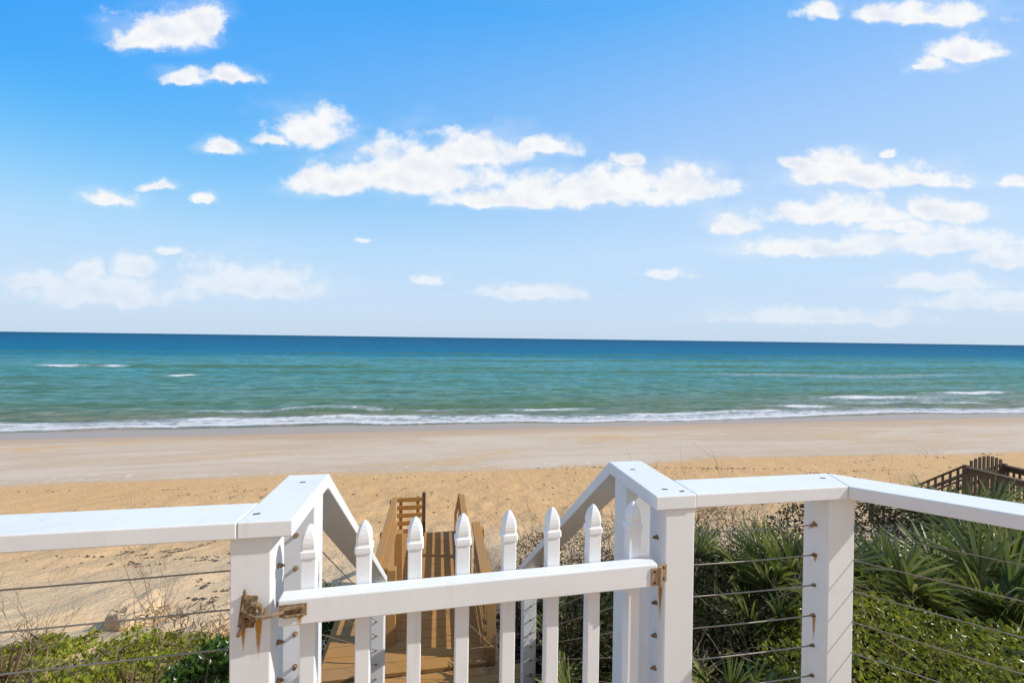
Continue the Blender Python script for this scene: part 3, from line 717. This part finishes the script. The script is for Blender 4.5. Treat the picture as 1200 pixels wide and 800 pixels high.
MB().box(-0.90, -0.79, 5.95, 8.98, FZ + 0.71, FZ + 0.746).build('rail_cap', PINE, o_, 0.003)
for py in (6.0, 7.4, 8.85): MB().box(-0.935, -0.847, py, py + 0.088, FZ - 0.7, FZ + 0.709).build('rail_post', PINEZ, o_, 0.003)
ef = MB()      # ladder-like end panel closing the left half of the platform
for k in range(5): ef.box(-0.80, -0.30, 8.962, 8.99, FZ + 0.00 + k * 0.160, FZ + 0.085 + k * 0.160)
o_ = ef.build('end_panel', PINEX, BW, 0.002)
MB().box(-0.305, -0.235, 8.99, 9.06, FZ - 0.7, FZ + 0.80).build('rail_post', OLDZ, o_, 0.003)
for px_ in (-0.76, -0.42): MB().box(px_, px_ + 0.06, 8.992, 9.06, FZ - 0.7, FZ + 0.72).build('rail_post', PINEZ, o_, 0.003)
# last stairs to the sand
st = MB()
for i in range(1, 9):
    z = -4.0 - i * 0.165; y = 8.96 + (i - 1) * 0.27
    st.box(-0.22, 0.42, y, y + 0.285, Zr(z) - 0.036, Zr(z))
st.build('stairs', PINEX, BW, 0.002)
sr = MB()
a = [(0.43, 8.99, Zr(-3.40)), (0.47, 8.99, Zr(-3.40)), (0.47, 8.99, Zr(-3.25)), (0.43, 8.99, Zr(-3.25))]
b2 = [(0.43, 11.0, Zr(-4.63)), (0.47, 11.0, Zr(-4.63)), (0.47, 11.0, Zr(-4.48)), (0.43, 11.0, Zr(-4.48))]
sr.hull8(a, b2); sr.box(0.43, 0.50, 10.9, 10.97, Zr(-5.9), Zr(-4.52))
sr.build('stair_handrail', PINE, BW, 0.002)
sr = MB()      # sloping handrail left of the middle flight
sr.hull8([(-0.66, 4.9, Zr(-2.62)), (-0.62, 4.9, Zr(-2.62)), (-0.62, 4.9, Zr(-2.50)), (-0.66, 4.9, Zr(-2.50))], [(-0.66, 6.0, Zr(-3.35)), (-0.62, 6.0, Zr(-3.35)), (-0.62, 6.0, Zr(-3.23)), (-0.66, 6.0, Zr(-3.23))])
sr.build('stair_handrail', PINE, BW, 0.002)
sp = MB()      # support posts under the boards
for px_, py_, zt in ((-1.0, 3.3, -3.04), (-1.0, 5.1, -3.04), (-0.4, 5.1, -3.04), (0.38, 5.1, -3.04), (-0.8, 6.1, -4.04), (-0.8, 8.8, -4.04), (0.36, 8.8, -4.04), (0.8, 3.3, -3.04)):
    sp.box(px_ - 0.045, px_ + 0.045, py_ - 0.045, py_ + 0.045, gz(px_, py_) - 0.6, Zr(zt))
sp.box(-1.06, 0.86, 3.20, 3.236, LZ - 0.2, LZ - 0.01); sp.box(-1.06, -1.025, 3.24, 5.2, LZ - 0.2, LZ - 0.04); sp.box(-0.87, -0.84, 6.0, 8.95, FZ - 0.2, FZ - 0.04)
sp.build('support_posts', PINEZ, BW, 0.002)

# ------------------------------------------------------------------ neighbour's weathered boardwalk
NB = empty('boardwalk', (13.95, 6.0, gz(13.95, 6.0)), 'dark weathered wooden boardwalk with picket rails beyond the palmettos on the right', 'boardwalk')
fl = MB(); y = 0.0
while y < 8.9: fl.box(13.40, 14.62, y, y + 0.134, Zr(-4.14), Zr(-4.10)); y += 0.14
for i in range(1, 9): fl.box(13.42, 14.6, 8.95 + (i - 1) * 0.27, 9.23 + (i - 1) * 0.27, Zr(-4.10 - i * 0.18) - 0.04, Zr(-4.10 - i * 0.18))
fl.build('walkway', OLDW, NB)
for x in (13.40, 14.62):
    top = MB(); top.box(x - 0.07, x + 0.07, 0.0, 8.98, Zr(-3.18), Zr(-3.14)); top.box(x - 0.02, x + 0.02, 0.0, 8.9, Zr(-3.98), Zr(-3.90)); top.box(x - 0.02, x + 0.02, 0.0, 8.9, Zr(-3.30), Zr(-3.20))
    o_ = top.build('guard_rail', OLDW, NB)
    bl = MB(); y = 0.1
    while y < 8.85: bl.box(x - 0.019, x + 0.019, y, y + 0.038, Zr(-3.90), Zr(-3.30)); y += 0.115
    bl.build('balusters', OLDZ, o_)
    for py in (0.3, 3.2, 6.1, 8.90): MB().box(x - 0.05, x + 0.05, py, py + 0.1, gz(x, py) - 0.4, Zr(-3.11 if py > 8 else -3.18)).build('rail_post', OLDZ, o_)
    s_ = MB(); sl = 0.80
    for dz0, dz1 in ((-3.18, -3.14), (-3.42, -3.34), (-3.98, -3.90)):
        s_.hull8([(x - 0.05, 9.01, Zr(dz0)), (x + 0.05, 9.01, Zr(dz0)), (x + 0.05, 9.01, Zr(dz1)), (x - 0.05, 9.01, Zr(dz1))],
                 [(x - 0.05, 11.4, Zr(dz0 - sl * 2.39)), (x + 0.05, 11.4, Zr(dz0 - sl * 2.39)), (x + 0.05, 11.4, Zr(dz1 - sl * 2.39)), (x - 0.05, 11.4, Zr(dz1 - sl * 2.39))])
    o_ = s_.build('stair_rail', OLDW, NB)
    bl = MB(); y = 9.1
    while y < 11.35: bl.box(x - 0.019, x + 0.019, y, y + 0.042, Zr(-3.92 - sl * (y - 9.0)), Zr(-3.17 - sl * (y - 9.0))); y += 0.17
    bl.build('balusters', OLDZ, o_)
    MB().box(x - 0.05, x + 0.05, 11.32, 11.42, gz(x, 11.4) - 0.4, Zr(-3.14 - sl * 2.35)).build('rail_post', OLDZ, o_)
gt = MB()
for k in range(8):
    x = 13.52 + k * 0.135; gt.box(x, x + 0.075, 8.93, 8.955, Zr(-4.02), Zr(-3.02 + 0.13 * math.sin(math.pi * (k + 0.5) / 8)))
gt.box(13.49, 14.57, 8.90, 8.928, Zr(-3.35), Zr(-3.26)); gt.box(13.49, 14.57, 8.90, 8.928, Zr(-3.9), Zr(-3.81))
gt.build('gate', OLDZ, NB)

# ------------------------------------------------------------------ plants
def leaf_mesh(name, P, N, L, Wd, fold=0.25, up=0.0, attrs=None):
    """many small folded leaves: P positions, N leaf directions, L lengths, Wd widths"""
    n = len(P); N = N / np.linalg.norm(N, axis=1, keepdims=True)
    R = RNG.normal(size=(n, 3)); R[:, 2] *= 0.5
    S = np.cross(N, R); S /= np.linalg.norm(S, axis=1, keepdims=True) + 1e-9
    T = np.cross(S, N); L = L[:, None]; Wd = Wd[:, None]
    base = P; tip = P + N * L - T * L * 0.12
    midl = P + N * L * 0.48 + S * Wd * 0.5 + T * Wd * fold; midr = P + N * L * 0.48 - S * Wd * 0.5 + T * Wd * fold
    V = np.stack([base, midl, tip, midr], 1).reshape(-1, 3); i = np.arange(n) * 4
    F = np.concatenate([np.stack([i, i + 1, i + 2], 1), np.stack([i, i + 2, i + 3], 1)])
    return np_mesh(name, V, F)
def mound_points(n, inside, top, depth, box):
    """points under an uneven canopy height top(x,y), denser at the surface"""
    out = []
    while sum(len(o) for o in out) < n:
        x = RNG.uniform(box[0], box[1], n); y = RNG.uniform(box[2], box[3], n); k = inside(x, y)
        x, y = x[k], y[k]; t = top(x, y); d = depth * RNG.random(len(x)) ** 1.6
        out.append(np.stack([x, y, t - d], 1))
    return np.concatenate(out)[:n]
def twigs(name, origins, parent, m, n_seg=4, length=0.6, r=0.005, spread_=0.5, forks=2, up=1.0, root=None):
    b_ = MB()
    if root:
        for p in origins: b_.path([root, Vector(root).lerp(Vector(p), .6) - Vector((0, 0, .05)), p], [r * 1.3, r * 1.15, r], 4)
    def grow(p, d, l, r_, lev):
        pts = [Vector(p)]; dd = Vector(d)
        for i in range(n_seg):
            dd = (dd + Vector((random.gauss(0, .16), random.gauss(0, .16), random.gauss(0.02, .12)))).normalized(); pts.append(pts[-1] + dd * l / n_seg)
        b_.path(pts, [r_ * (1 - 0.7 * i / n_seg) for i in range(n_seg + 1)], 4)
        if lev > 0:
            for _ in range(forks):
                k = random.randint(1, n_seg); grow(pts[k], (dd + Vector((random.gauss(0, spread_), random.gauss(0, spread_), random.gauss(0.1, spread_ * 0.6)))).normalized(), l * random.uniform(.4, .75), r_ * 0.6, lev - 1)
    for p in origins:
        grow(p, Vector((random.gauss(0, spread_), random.gauss(0, spread_), up)).normalized(), length * random.uniform(.7, 1.3), r, 2)
    return b_.build(name, m, parent)

# ---- saw palmettos: fan fronds on stalks
def frond_mesh(seed, blades=30, R=0.46, stalk=0.45, droop=0.25, dry=False):
    rnd = random.Random(seed); V = []; F = []; MI = []
    n = 6; pts = []; r0 = 0.0075
    for i in range(6):
        t = i / 5; pts.append(Vector((0.10 * stalk * t * t, 0, stalk * t)))
    for i, p in enumerate(pts):
        for k in range(4): V.append((p.x + r0 * (1 - .4 * i / 5) * math.cos(math.pi / 2 * k), p.y + r0 * (1 - .4 * i / 5) * math.sin(math.pi / 2 * k), p.z))
    for i in range(5):
        for k in range(4): F.append((i * 4 + k, i * 4 + (k + 1) % 4, i * 4 + 4 + (k + 1) % 4, i * 4 + 4 + k)); MI.append(1)
    c = pts[-1]
    for j in range(blades):
        t = (j + 0.5) / blades * 2 - 1; a = t * math.radians(100) + rnd.gauss(0, .05)
        l = R * (1 - 0.28 * t * t) * rnd.uniform(.86, 1.08)
        cup = 0.30 + rnd.gauss(0, .12)
        d = Vector((cup, math.sin(a), math.cos(a))).normalized()
        side = Vector((0, math.cos(a), -math.sin(a))); nrm = d.cross(side).normalized()
        dr = droop * rnd.uniform(.4, 1.5)
        b0 = len(V)
        for (s, wd) in ((0.0, 0.004), (0.22, 0.0115), (0.55, 0.0105), (0.82, 0.007), (1.0, 0.001)):
            p = c + d * l * s + Vector((0.0, 0, -dr * l * s ** 2.6)) + nrm * 0.0
            for q_ in (-1, 0, 1): V.append(tuple(p + side * wd * q_ * (R / .42) + nrm * (0.010 * (R / .42) * (0 if q_ else -1) * min(1, wd / .02))))
        for s in range(4):
            for q_ in (0, 1):
                a0 = b0 + s * 3 + q_; F.append((a0, a0 + 1, a0 + 4, a0 + 3)); MI.append(0)
    me = np_mesh('frond', V, F); me.materials.append(PALMD if dry else PALM); me.materials.append(PALMD if dry else STEM)
    me.polygons.foreach_set('material_index', MI); return me
FRONDS = [frond_mesh(s, R=0.43 + 0.05 * (s % 3), blades=34, stalk=0.42 + 0.08 * (s % 2), droop=0.10 + 0.09 * s) for s in range(5)]
DRYF = [frond_mesh(20 + s, blades=18, R=0.36, stalk=0.35, droop=0.8, dry=True) for s in range(2)]
def palmetto(x, y, label, n=12, size=1.0, dry=4, lean=0.0, zoff=0.0, tilt=(0.08, 0.75)):
    p = empty('saw_palmetto', (x, y, gz(x, y) + zoff), label, 'palmetto', 'saw palmettos beside the deck')
    rnd = random.Random(int(x * 1000) + int(y * 77))
    for k in range(n + dry):
        isdry = k >= n
        me = rnd.choice(DRYF if isdry else FRONDS)
        o_ = bpy.data.objects.new('dry_frond' if isdry else 'frond', me); COL.objects.link(o_); o_.parent = p
        yaw = 2 * math.pi * (k * 0.382 + rnd.uniform(-.06, .06)); tl = rnd.uniform(1.1, 1.6) if isdry else tilt[0] + (tilt[1] - tilt[0]) * ((k + .5) / n) + rnd.gauss(0, .08)
        s = size * rnd.uniform(.85, 1.15)
        o_.matrix_local = Matrix.Translation((rnd.gauss(0, .05), rnd.gauss(0, .05), 0)) @ Matrix.Rotation(yaw, 4, 'Z') @ Matrix.Rotation(tl, 4, 'Y') @ Matrix.Rotation(rnd.uniform(-.5, .5), 4, 'Z') @ Matrix.Scale(s, 4)
        o_['placed'] = 1
    tr = MB(); tr.tube((0, 0, -0.3 - zoff), (0, 0, 0.06), 0.05, 0.04, 8); t_ = tr.build('trunk', TWIGD, p); t_['placed'] = 1
    return p
palmetto(3.05, 3.35, 'tall palmetto fan cluster rising just left of the corner post', 15, 1.08, 6, zoff=0.30)
palmetto(3.85, 3.05, 'palmetto with upright fronds just right of the corner post', 14, 0.95, 5, zoff=0.28)
palmetto(4.55, 2.85, 'largest palmetto, spiky fronds below the angled right rail', 18, 1.1, 7, zoff=0.22)
palmetto(5.6, 3.3, 'palmetto at the far right behind the largest spiky one', 14, 1.05, 5, zoff=0.25)
palmetto(1.80, 2.35, 'small low palmetto at the bottom between hinge post and corner post', 9, 0.75, 1, zoff=0.12, tilt=(.2, 1.2))
palmetto(1.12, 2.75, 'palmetto seen low behind the right-hand gate pickets', 11, 0.9, 1, zoff=0.05, tilt=(.2, 1.1))
palmetto(1.25, 3.55, 'dark palmetto behind the hinge post beside the stair rail', 9, 0.85, 2, zoff=0.0)
palmetto(2.45, 3.9, 'half withered palmetto left of the tall fan cluster', 8, 0.9, 4, zoff=0.25)
palmetto(-0.78, 2.95, 'palmetto with brownish fronds low behind the latch-side pickets', 9, 0.75, 3, zoff=0.02, tilt=(.15, .8))
palmetto(2.55, 3.05, 'narrow upright palmetto in the dark scrub close to the corner post', 10, 0.85, 4, zoff=0.22, tilt=(.08, .7))
palmetto(6.9, 4.6, 'palmetto standing in front of the weathered boardwalk', 12, 1.15, 2, zoff=0.3)

def shrub(name, label, n, inside, top, depth, box, m, L=(0.03, 0.055), Wr=0.55, upb=0.6, tw=8, twm=None, twl=0.5, group=None, cat='shrub'):
    cx, cy = (box[0] + box[1]) / 2, (box[2] + box[3]) / 2
    r_ = empty(name, (cx, cy, gz(cx, cy)), label, cat, group)
    P = mound_points(n, inside, top, depth, box)
    N = RNG.normal(size=(n, 3)) + np.array([0.15, -0.1, upb])
    l = L[0] + (L[1] - L[0]) * 1.5 * RNG.random(n) ** 2.2 + 0.004
    l = l * (0.7 + 0.6 * fbm(P[:, 0] * 2.2, P[:, 1] * 2.2, 2, 77))
    link('foliage', leaf_mesh('foliage', P, N, l, l * Wr), m, r_)
    if tw:
        org = []
        while len(org) < tw:
            x = random.uniform(box[0], box[1]); y = random.uniform(box[2], box[3])
            if inside(np.array([x]), np.array([y]))[0]:
                t = float(top(np.array([x]), np.array([y]))[0]); org.append((x, y, max(gz(x, y), t - twl * 0.95)))
        twigs('branches', org, r_, twm or TWIGD, length=twl, forks=3, root=(cx, cy, gz(cx, cy) - .05))
    return r_
def ell(cx, cy, rx, ry, rough=0.35, seed=0):
    return lambda x, y: ((x - cx) / rx) ** 2 + ((y - cy) / ry) ** 2 < 1 + rough * 2 * (fbm(x * 1.7 + seed, y * 1.7, 2, seed) - 0.5)
def dome(cx, cy, rx, ry, ztop, zlow, rel=True, seed=0, amp=0.2):
    def f(x, y):
        d = np.clip(((x - cx) / rx) ** 2 + ((y - cy) / ry) ** 2, 0, 1.3)
        return EYE + ztop - (ztop - zlow) * d ** 1.4 + amp * (fbm(x * 3 + seed, y * 3, 3, seed) - 0.5) * 2
    return f
# leafy yellow-green shrub under the angled rail
out = lambda f: (lambda x, y: f(x, y) & (x + y > 3.15))
shrub('leafy_shrub', 'bright yellow-green leafy shrub below the angled right rail', 15000, out(ell(3.05, 1.95, 1.25, 0.95, .3, 4)), dome(3.05, 1.95, 1.35, 1.05, -1.80, -2.15, seed=4, amp=.12), 0.42, (1.5, 4.6, 0.7, 3.2), LEAFY, (0.022, 0.042), 0.55, .6, 10, TWIG, .5)
shrub('leafy_shrub', 'second leafy shrub farther right, at the bottom right edge', 9000, out(ell(4.4, 1.3, 1.1, 0.9, .3, 6)), dome(4.4, 1.3, 1.2, 1.0, -1.80, -2.2, seed=6, amp=.12), 0.40, (3.0, 5.8, 0.2, 2.5), LEAFY, (0.024, 0.045), 0.55, .6, 6, TWIG, .5)
# dark scrub between hinge post and corner post, and beyond
shrub('dark_scrub', 'dark tangled scrub with bare twigs between hinge post and corner post', 17000, ell(2.15, 3.3, 1.15, 1.0, .3, 8), dome(2.15, 3.3, 1.25, 1.1, -1.98, -2.45, seed=8, amp=.16), 0.7, (0.95, 3.5, 2.1, 4.6), DARKL, (0.02, 0.045), .45, .3, 36, TWIG, .72)
shrub('dark_scrub', 'brown twiggy scrub behind the gate pickets, right of the wooden stairs', 11000, ell(1.55, 4.9, .85, 1.3, .3, 12), dome(1.55, 4.9, .95, 1.4, -2.55, -3.0, seed=12, amp=.16), 0.65, (0.62, 2.6, 3.4, 6.6), DARKL, (0.018, 0.04), .4, .3, 60, TWIG, .6)
shrub('dark_scrub', 'thin dry scrub standing against the sand behind the palmetto fans', 3500, ell(3.2, 5.2, 1.3, 1.0, .3, 15), dome(3.2, 5.2, 1.4, 1.1, -2.25, -2.7, seed=15, amp=.2), 0.6, (1.6, 4.8, 4.0, 6.6), DARKL, (0.015, 0.035), .4, .3, 95, TWIGD, .55)
shrub('dark_scrub', 'dark scrub along the right edge under the weathered boardwalk', 12000, ell(6.2, 4.6, 2.6, 1.6, .3, 17), dome(6.2, 4.6, 2.7, 1.7, -2.2, -3.0, seed=17, amp=.25), 0.7, (3.2, 9.2, 2.7, 6.6), DARKL, (0.03, 0.06), .45, .4, 30, TWIGD, .8)
shrub('green_bush', 'round green bush beside the timber landing, left of the stairs', 3500, ell(-1.32, 5.5, .42, .42, .3, 19), dome(-1.32, 5.5, .45, .45, -3.12, -3.5, seed=19, amp=.12), 0.45, (-2, -0.95, 4.8, 6.2), MIDL, (0.035, 0.06), .6, .6, 5, TWIGD, .4)
shrub('green_bush', 'dark bush tucked under the edge of the timber landing', 3500, ell(-1.42, 4.2, .33, .6, .3, 21), dome(-1.42, 4.2, .36, .65, -2.72, -3.2, seed=21, amp=.12), 0.5, (-2.1, -1.08, 3.3, 5.1), MIDL, (0.03, 0.05), .55, .5, 5, TWIGD, .4)
shrub('green_bush', 'glossy green bush just left of the latch post', 4500, ell(-1.72, 3.5, .33, .5, .3, 23), dome(-1.72, 3.5, .36, .55, -2.42, -2.85, seed=23, amp=.14), 0.6, (-2.4, -1.15, 2.7, 4.4), MIDL, (0.035, 0.06), .6, .6, 8, TWIGD, .5)

# ---- ground cover on the left dune
cov_in = lambda x, y: (x < -1.9) & (x > -11) & (y > 2.2) & (y < 7.3 + 0.9 * np.sin(x * 0.8) + 2.4 * (fbm(x * .5, y * .5, 3, 41) - .5)) & ((x < -1.6) | (y < 4.6)) & (fbm(x * 1.1, y * 1.1, 3, 43) > 0.33) & (((x + 4.2) / 1.6) ** 2 + ((y - 8.0) / 1.0) ** 2 > 1)
NCV = 64000
P = []
while sum(len(p) for p in P) < NCV:
    x = RNG.uniform(-11, -1.9, NCV); y = RNG.uniform(2.2, 9.5, NCV); k = cov_in(x, y); x, y = x[k], y[k]
    hh = 0.05 + 0.40 * np.clip(fbm(x * 1.3, y * 1.3, 3, 45) - 0.3, 0, 1); P.append(np.stack([x, y, ground_rel(x, y) + EYE + hh * RNG.random(len(x)) ** .6], 1))
P = np.concatenate(P)[:NCV]; N = RNG.normal(size=(NCV, 3)) + np.array([.1, -.1, .9]); l = (.028 + .075 * RNG.random(NCV) ** 2.0) * (0.65 + 0.7 * fbm(P[:, 0] * 1.1, P[:, 1] * 1.1, 2, 79))
gc = link('ground_cover', leaf_mesh('ground_cover', P, N, l, l * .5), COVER, kind='stuff')
tag(gc, 'yellow-green creeping plants covering the dune at the lower left', 'ground cover')
# leaf litter under the scrub on the right
NL = 30000
x = RNG.uniform(0.85, 7.5, NL); y = RNG.uniform(1.5, 6.6, NL); k = (x + y > 3.0) & ((x > .95) | (y > 3.6)) & (y < 5.9 + .9 * (fbm(x * 1.2, y * 0, 2, 91) - .5) + .12 * x); x, y = x[k], y[k]
P = np.stack([x, y, ground_rel(x, y) + EYE + 0.005 + 0.10 * RNG.random(len(x)) ** 2], 1); N = RNG.normal(size=(len(x), 3)) * np.array([1, 1, .3]); l = RNG.uniform(.05, .13, len(x))
lt = link('leaf_litter', leaf_mesh('leaf_litter', P, N, l, l * .6, .05), m_leaf('leaf_litter', [(.035, .024, .014), (.06, .042, .022), (.09, .06, .03), (.045, .03, .02)], .85, .05, .15), kind='stuff')
tag(lt, 'dark fallen leaves covering the ground under the scrub at right', 'leaf litter')
# withered runners woven through it
NDR = 5500
x = RNG.uniform(-9, -2.0, NDR * 3); y = RNG.uniform(2.6, 8.3, NDR * 3); k = (fbm(x * .9 + 5, y * .9, 3, 47) > .55) & (y < 8.1); x, y = x[k][:NDR], y[k][:NDR]
P = np.stack([x, y, ground_rel(x, y) + EYE + 0.02 + 0.26 * RNG.random(len(x))], 1); N = RNG.normal(size=(len(x), 3)) + np.array([0, 0, .25]); l = RNG.uniform(.10, .24, len(x))
dg = link('dry_stems', leaf_mesh('dry_stems', P, N, l, l * .055), m_leaf('withered_stems', [(0.22, .15, .09), (.34, .25, .16), (.16, .11, .075), (.28, .2, .12)], .8, .1, .2), kind='stuff')
tag(dg, 'withered grey-brown stems woven through the green plants at lower left', 'dry stems')

def dry_weed(x, y, label, n=7, h=0.7):
    r_ = empty('dry_weed', (x, y, gz(x, y)), label, 'dry weed', 'dry weeds on the dune')
    twigs('stalks', [(x + random.gauss(0, .07), y + random.gauss(0, .07), gz(x, y) - .02) for _ in range(n)], r_, TWIG, length=h, r=.006, spread_=.35, forks=3)
    return r_
dry_weed(-4.05, 7.3, 'tallest dry weed, leaning right above the sandy clods', 6, 1.1)
dry_weed(-7.4, 6.9, 'bushy dry weed at the left edge of the photo', 12, .8)
dry_weed(-5.6, 7.2, 'low sprawling dry weed between the left edge and the clods', 8, .65)
dry_weed(-3.3, 7.9, 'short dry weed in front of the dark hollow by the clods', 9, .45)
def tussock(x, y, label, n, h, zo=0.0):
    P = np.stack([RNG.normal(x, .07, n), RNG.normal(y, .07, n), np.full(n, gz(x, y) + zo)], 1); N = RNG.normal(size=(n, 3)) * .22 + np.array([0, 0, 1]); l = RNG.uniform(.6, 1.1, n) * h
    o_ = link('grass_tuft', leaf_mesh('grass_tuft', P, N, l, np.full(n, .012), 0.1), PALMD); tag(o_, label, 'dry grass')
tussock(-1.62, 3.05, 'straw-coloured grass stalks at the foot of the latch post', 40, .62, .25)

tussock(-3.1, 4.9, 'dry grass tuft standing in the green plants left of the glossy bush', 30, .42, .1)
tussock(-4.6, 5.4, 'dry grass tuft in the middle of the green plants at lower left', 34, .45, .1)
tussock(-2.3, 3.9, 'short dry grass tuft at the bottom edge near the glossy bush', 30, .40, .15)
# ---- sand clods broken from the dune face
def clod(x, y, s, label, seed):
    bm = bmesh.new(); bmesh.ops.create_icosphere(bm, subdivisions=4, radius=1.0)
    rnd = random.Random(seed); off = Vector((rnd.uniform(0, 50), rnd.uniform(0, 50), rnd.uniform(0, 50)))
    from mathutils import noise as mn
    for v in bm.verts:
        d = v.co.normalized(); k = 1 + 0.42 * (mn.noise(d * 1.3 + off)) + 0.14 * mn.noise(d * 4 + off) + 0.05 * mn.noise(d * 11 + off)
        q_ = d * k; q_.z = min(q_.z, 0.55 + 0.1 * mn.noise(d * 3 + off)); v.co = Vector((q_.x * s[0], q_.y * s[1], q_.z * s[2]))
    me = bpy.data.meshes.new('sand_clod'); bm.to_mesh(me); bm.free()
    o_ = link('sand_clod', me, SAND, smooth=True); o_.location = (x, y, gz(x, y) + s[2] * 0.12); o_.rotation_euler = (0, 0, rnd.uniform(0, 6))
    tag(o_, label, 'sand clod', 'clods of sand fallen from the dune')
clod(-4.95, 8.15, (.46, .34, .48), 'larger pale clod of sand under the leaning dry weed', 1)
clod(-3.45, 7.15, (.62, .38, .36), 'broad flat clod of sand beside the glossy bush', 2)
clod(-3.75, 8.15, (.50, .28, .34), 'sand clod right of the dark hollow', 3)
clod(-3.0, 8.4, (.32, .24, .40), 'small angular clod of sand nearest the latch post', 4)

# ---- dried seaweed and the wrack line: uncountable scraps
def scraps(name, label, pts, smin, smax, zlift=0.015):
    V = []; F = []
    for (x, y) in pts:
        s = random.uniform(smin, smax); n = random.randint(5, 8); z = gz(x, y) + zlift; b0 = len(V); a0 = random.uniform(0, 6); ex = random.uniform(.2, .8); co, si = math.cos(a0), math.sin(a0)
        V.append((x, y, z + s * .32))
        for k in range(n):
            t = 2 * math.pi * k / n; r_ = s * random.uniform(.5, 1.2); u_, v_ = r_ * math.cos(t), r_ * ex * math.sin(t)
            xx, yy_ = x + u_ * co - v_ * si, y + u_ * si + v_ * co; V.append((xx, yy_, gz(xx, yy_) - .01 + random.uniform(0, .2) * s))
        for k in range(n): F.append((b0, b0 + 1 + k, b0 + 1 + (k + 1) % n))
    o_ = link(name, np_mesh(name, V, F), WEED, kind='stuff'); tag(o_, label, 'seaweed'); return o_
pts = []
for cx, cy, n, sx, sy in ((-9.6, 13.6, 10, .5, .2), (-8.4, 13.9, 26, .9, .22), (-7.2, 13.2, 26, .6, .5), (-6.5, 12.6, 22, .6, .4), (-8.2, 12.6, 8, .5, .2), (-4.9, 13.0, 26, .35, .7), (-4.5, 11.6, 20, .25, .5), (-4.2, 10.6, 22, .3, .45), (-4.0, 9.6, 22, .35, .4), (-4.9, 9.9, 16, .5, .3), (-3.5, 8.9, 14, .3, .25)):
    for _ in range(max(2, n // 4)):
        px_, py_ = random.gauss(cx, sx), random.gauss(cy, sy * .8); hd = random.gauss(0.25, .9)
        for _ in range(random.randint(5, 16)):
            pts.append((px_ + random.gauss(0, .03), py_ + random.gauss(0, .02))); hd += random.gauss(0, .5); st_ = random.uniform(.03, .09); px_ += st_ * math.cos(hd); py_ += st_ * math.sin(hd) * .6
scraps('seaweed_scraps', 'dark dried seaweed strewn down the sand left of the latch post', pts, .015, .075)
pts = []
for k in range(46):
    cx = random.uniform(-30, 40); cy = 23.6 + 1.1 * math.sin(cx * .21) + random.gauss(0, .9) - (0.13 * (cx - 8) if 8 < cx < 26 else 0)
    for _ in range(random.randint(2, 10)): pts.append((random.gauss(cx, .5), random.gauss(cy, .10)))
for k in range(170): x = random.choice((random.gauss(11.5, .9), random.gauss(16.5, 1.1), random.uniform(9, 24))); pts.append((x, 25.2 - (x - 9) * .27 + random.gauss(0, .16)))
for k in range(260): pts.append((random.uniform(-22, 30), random.uniform(12, 24)))
scraps('wrack_scraps', 'thin broken wrack line along the edge of the loose sand', pts, .03, .10)

for r_ in [o for o in COL.objects if o.type == 'EMPTY']:
    wparts(r_)
    bpy.context.view_layer.update()
for o in COL.objects:
    if 'placed' in o: del o['placed']
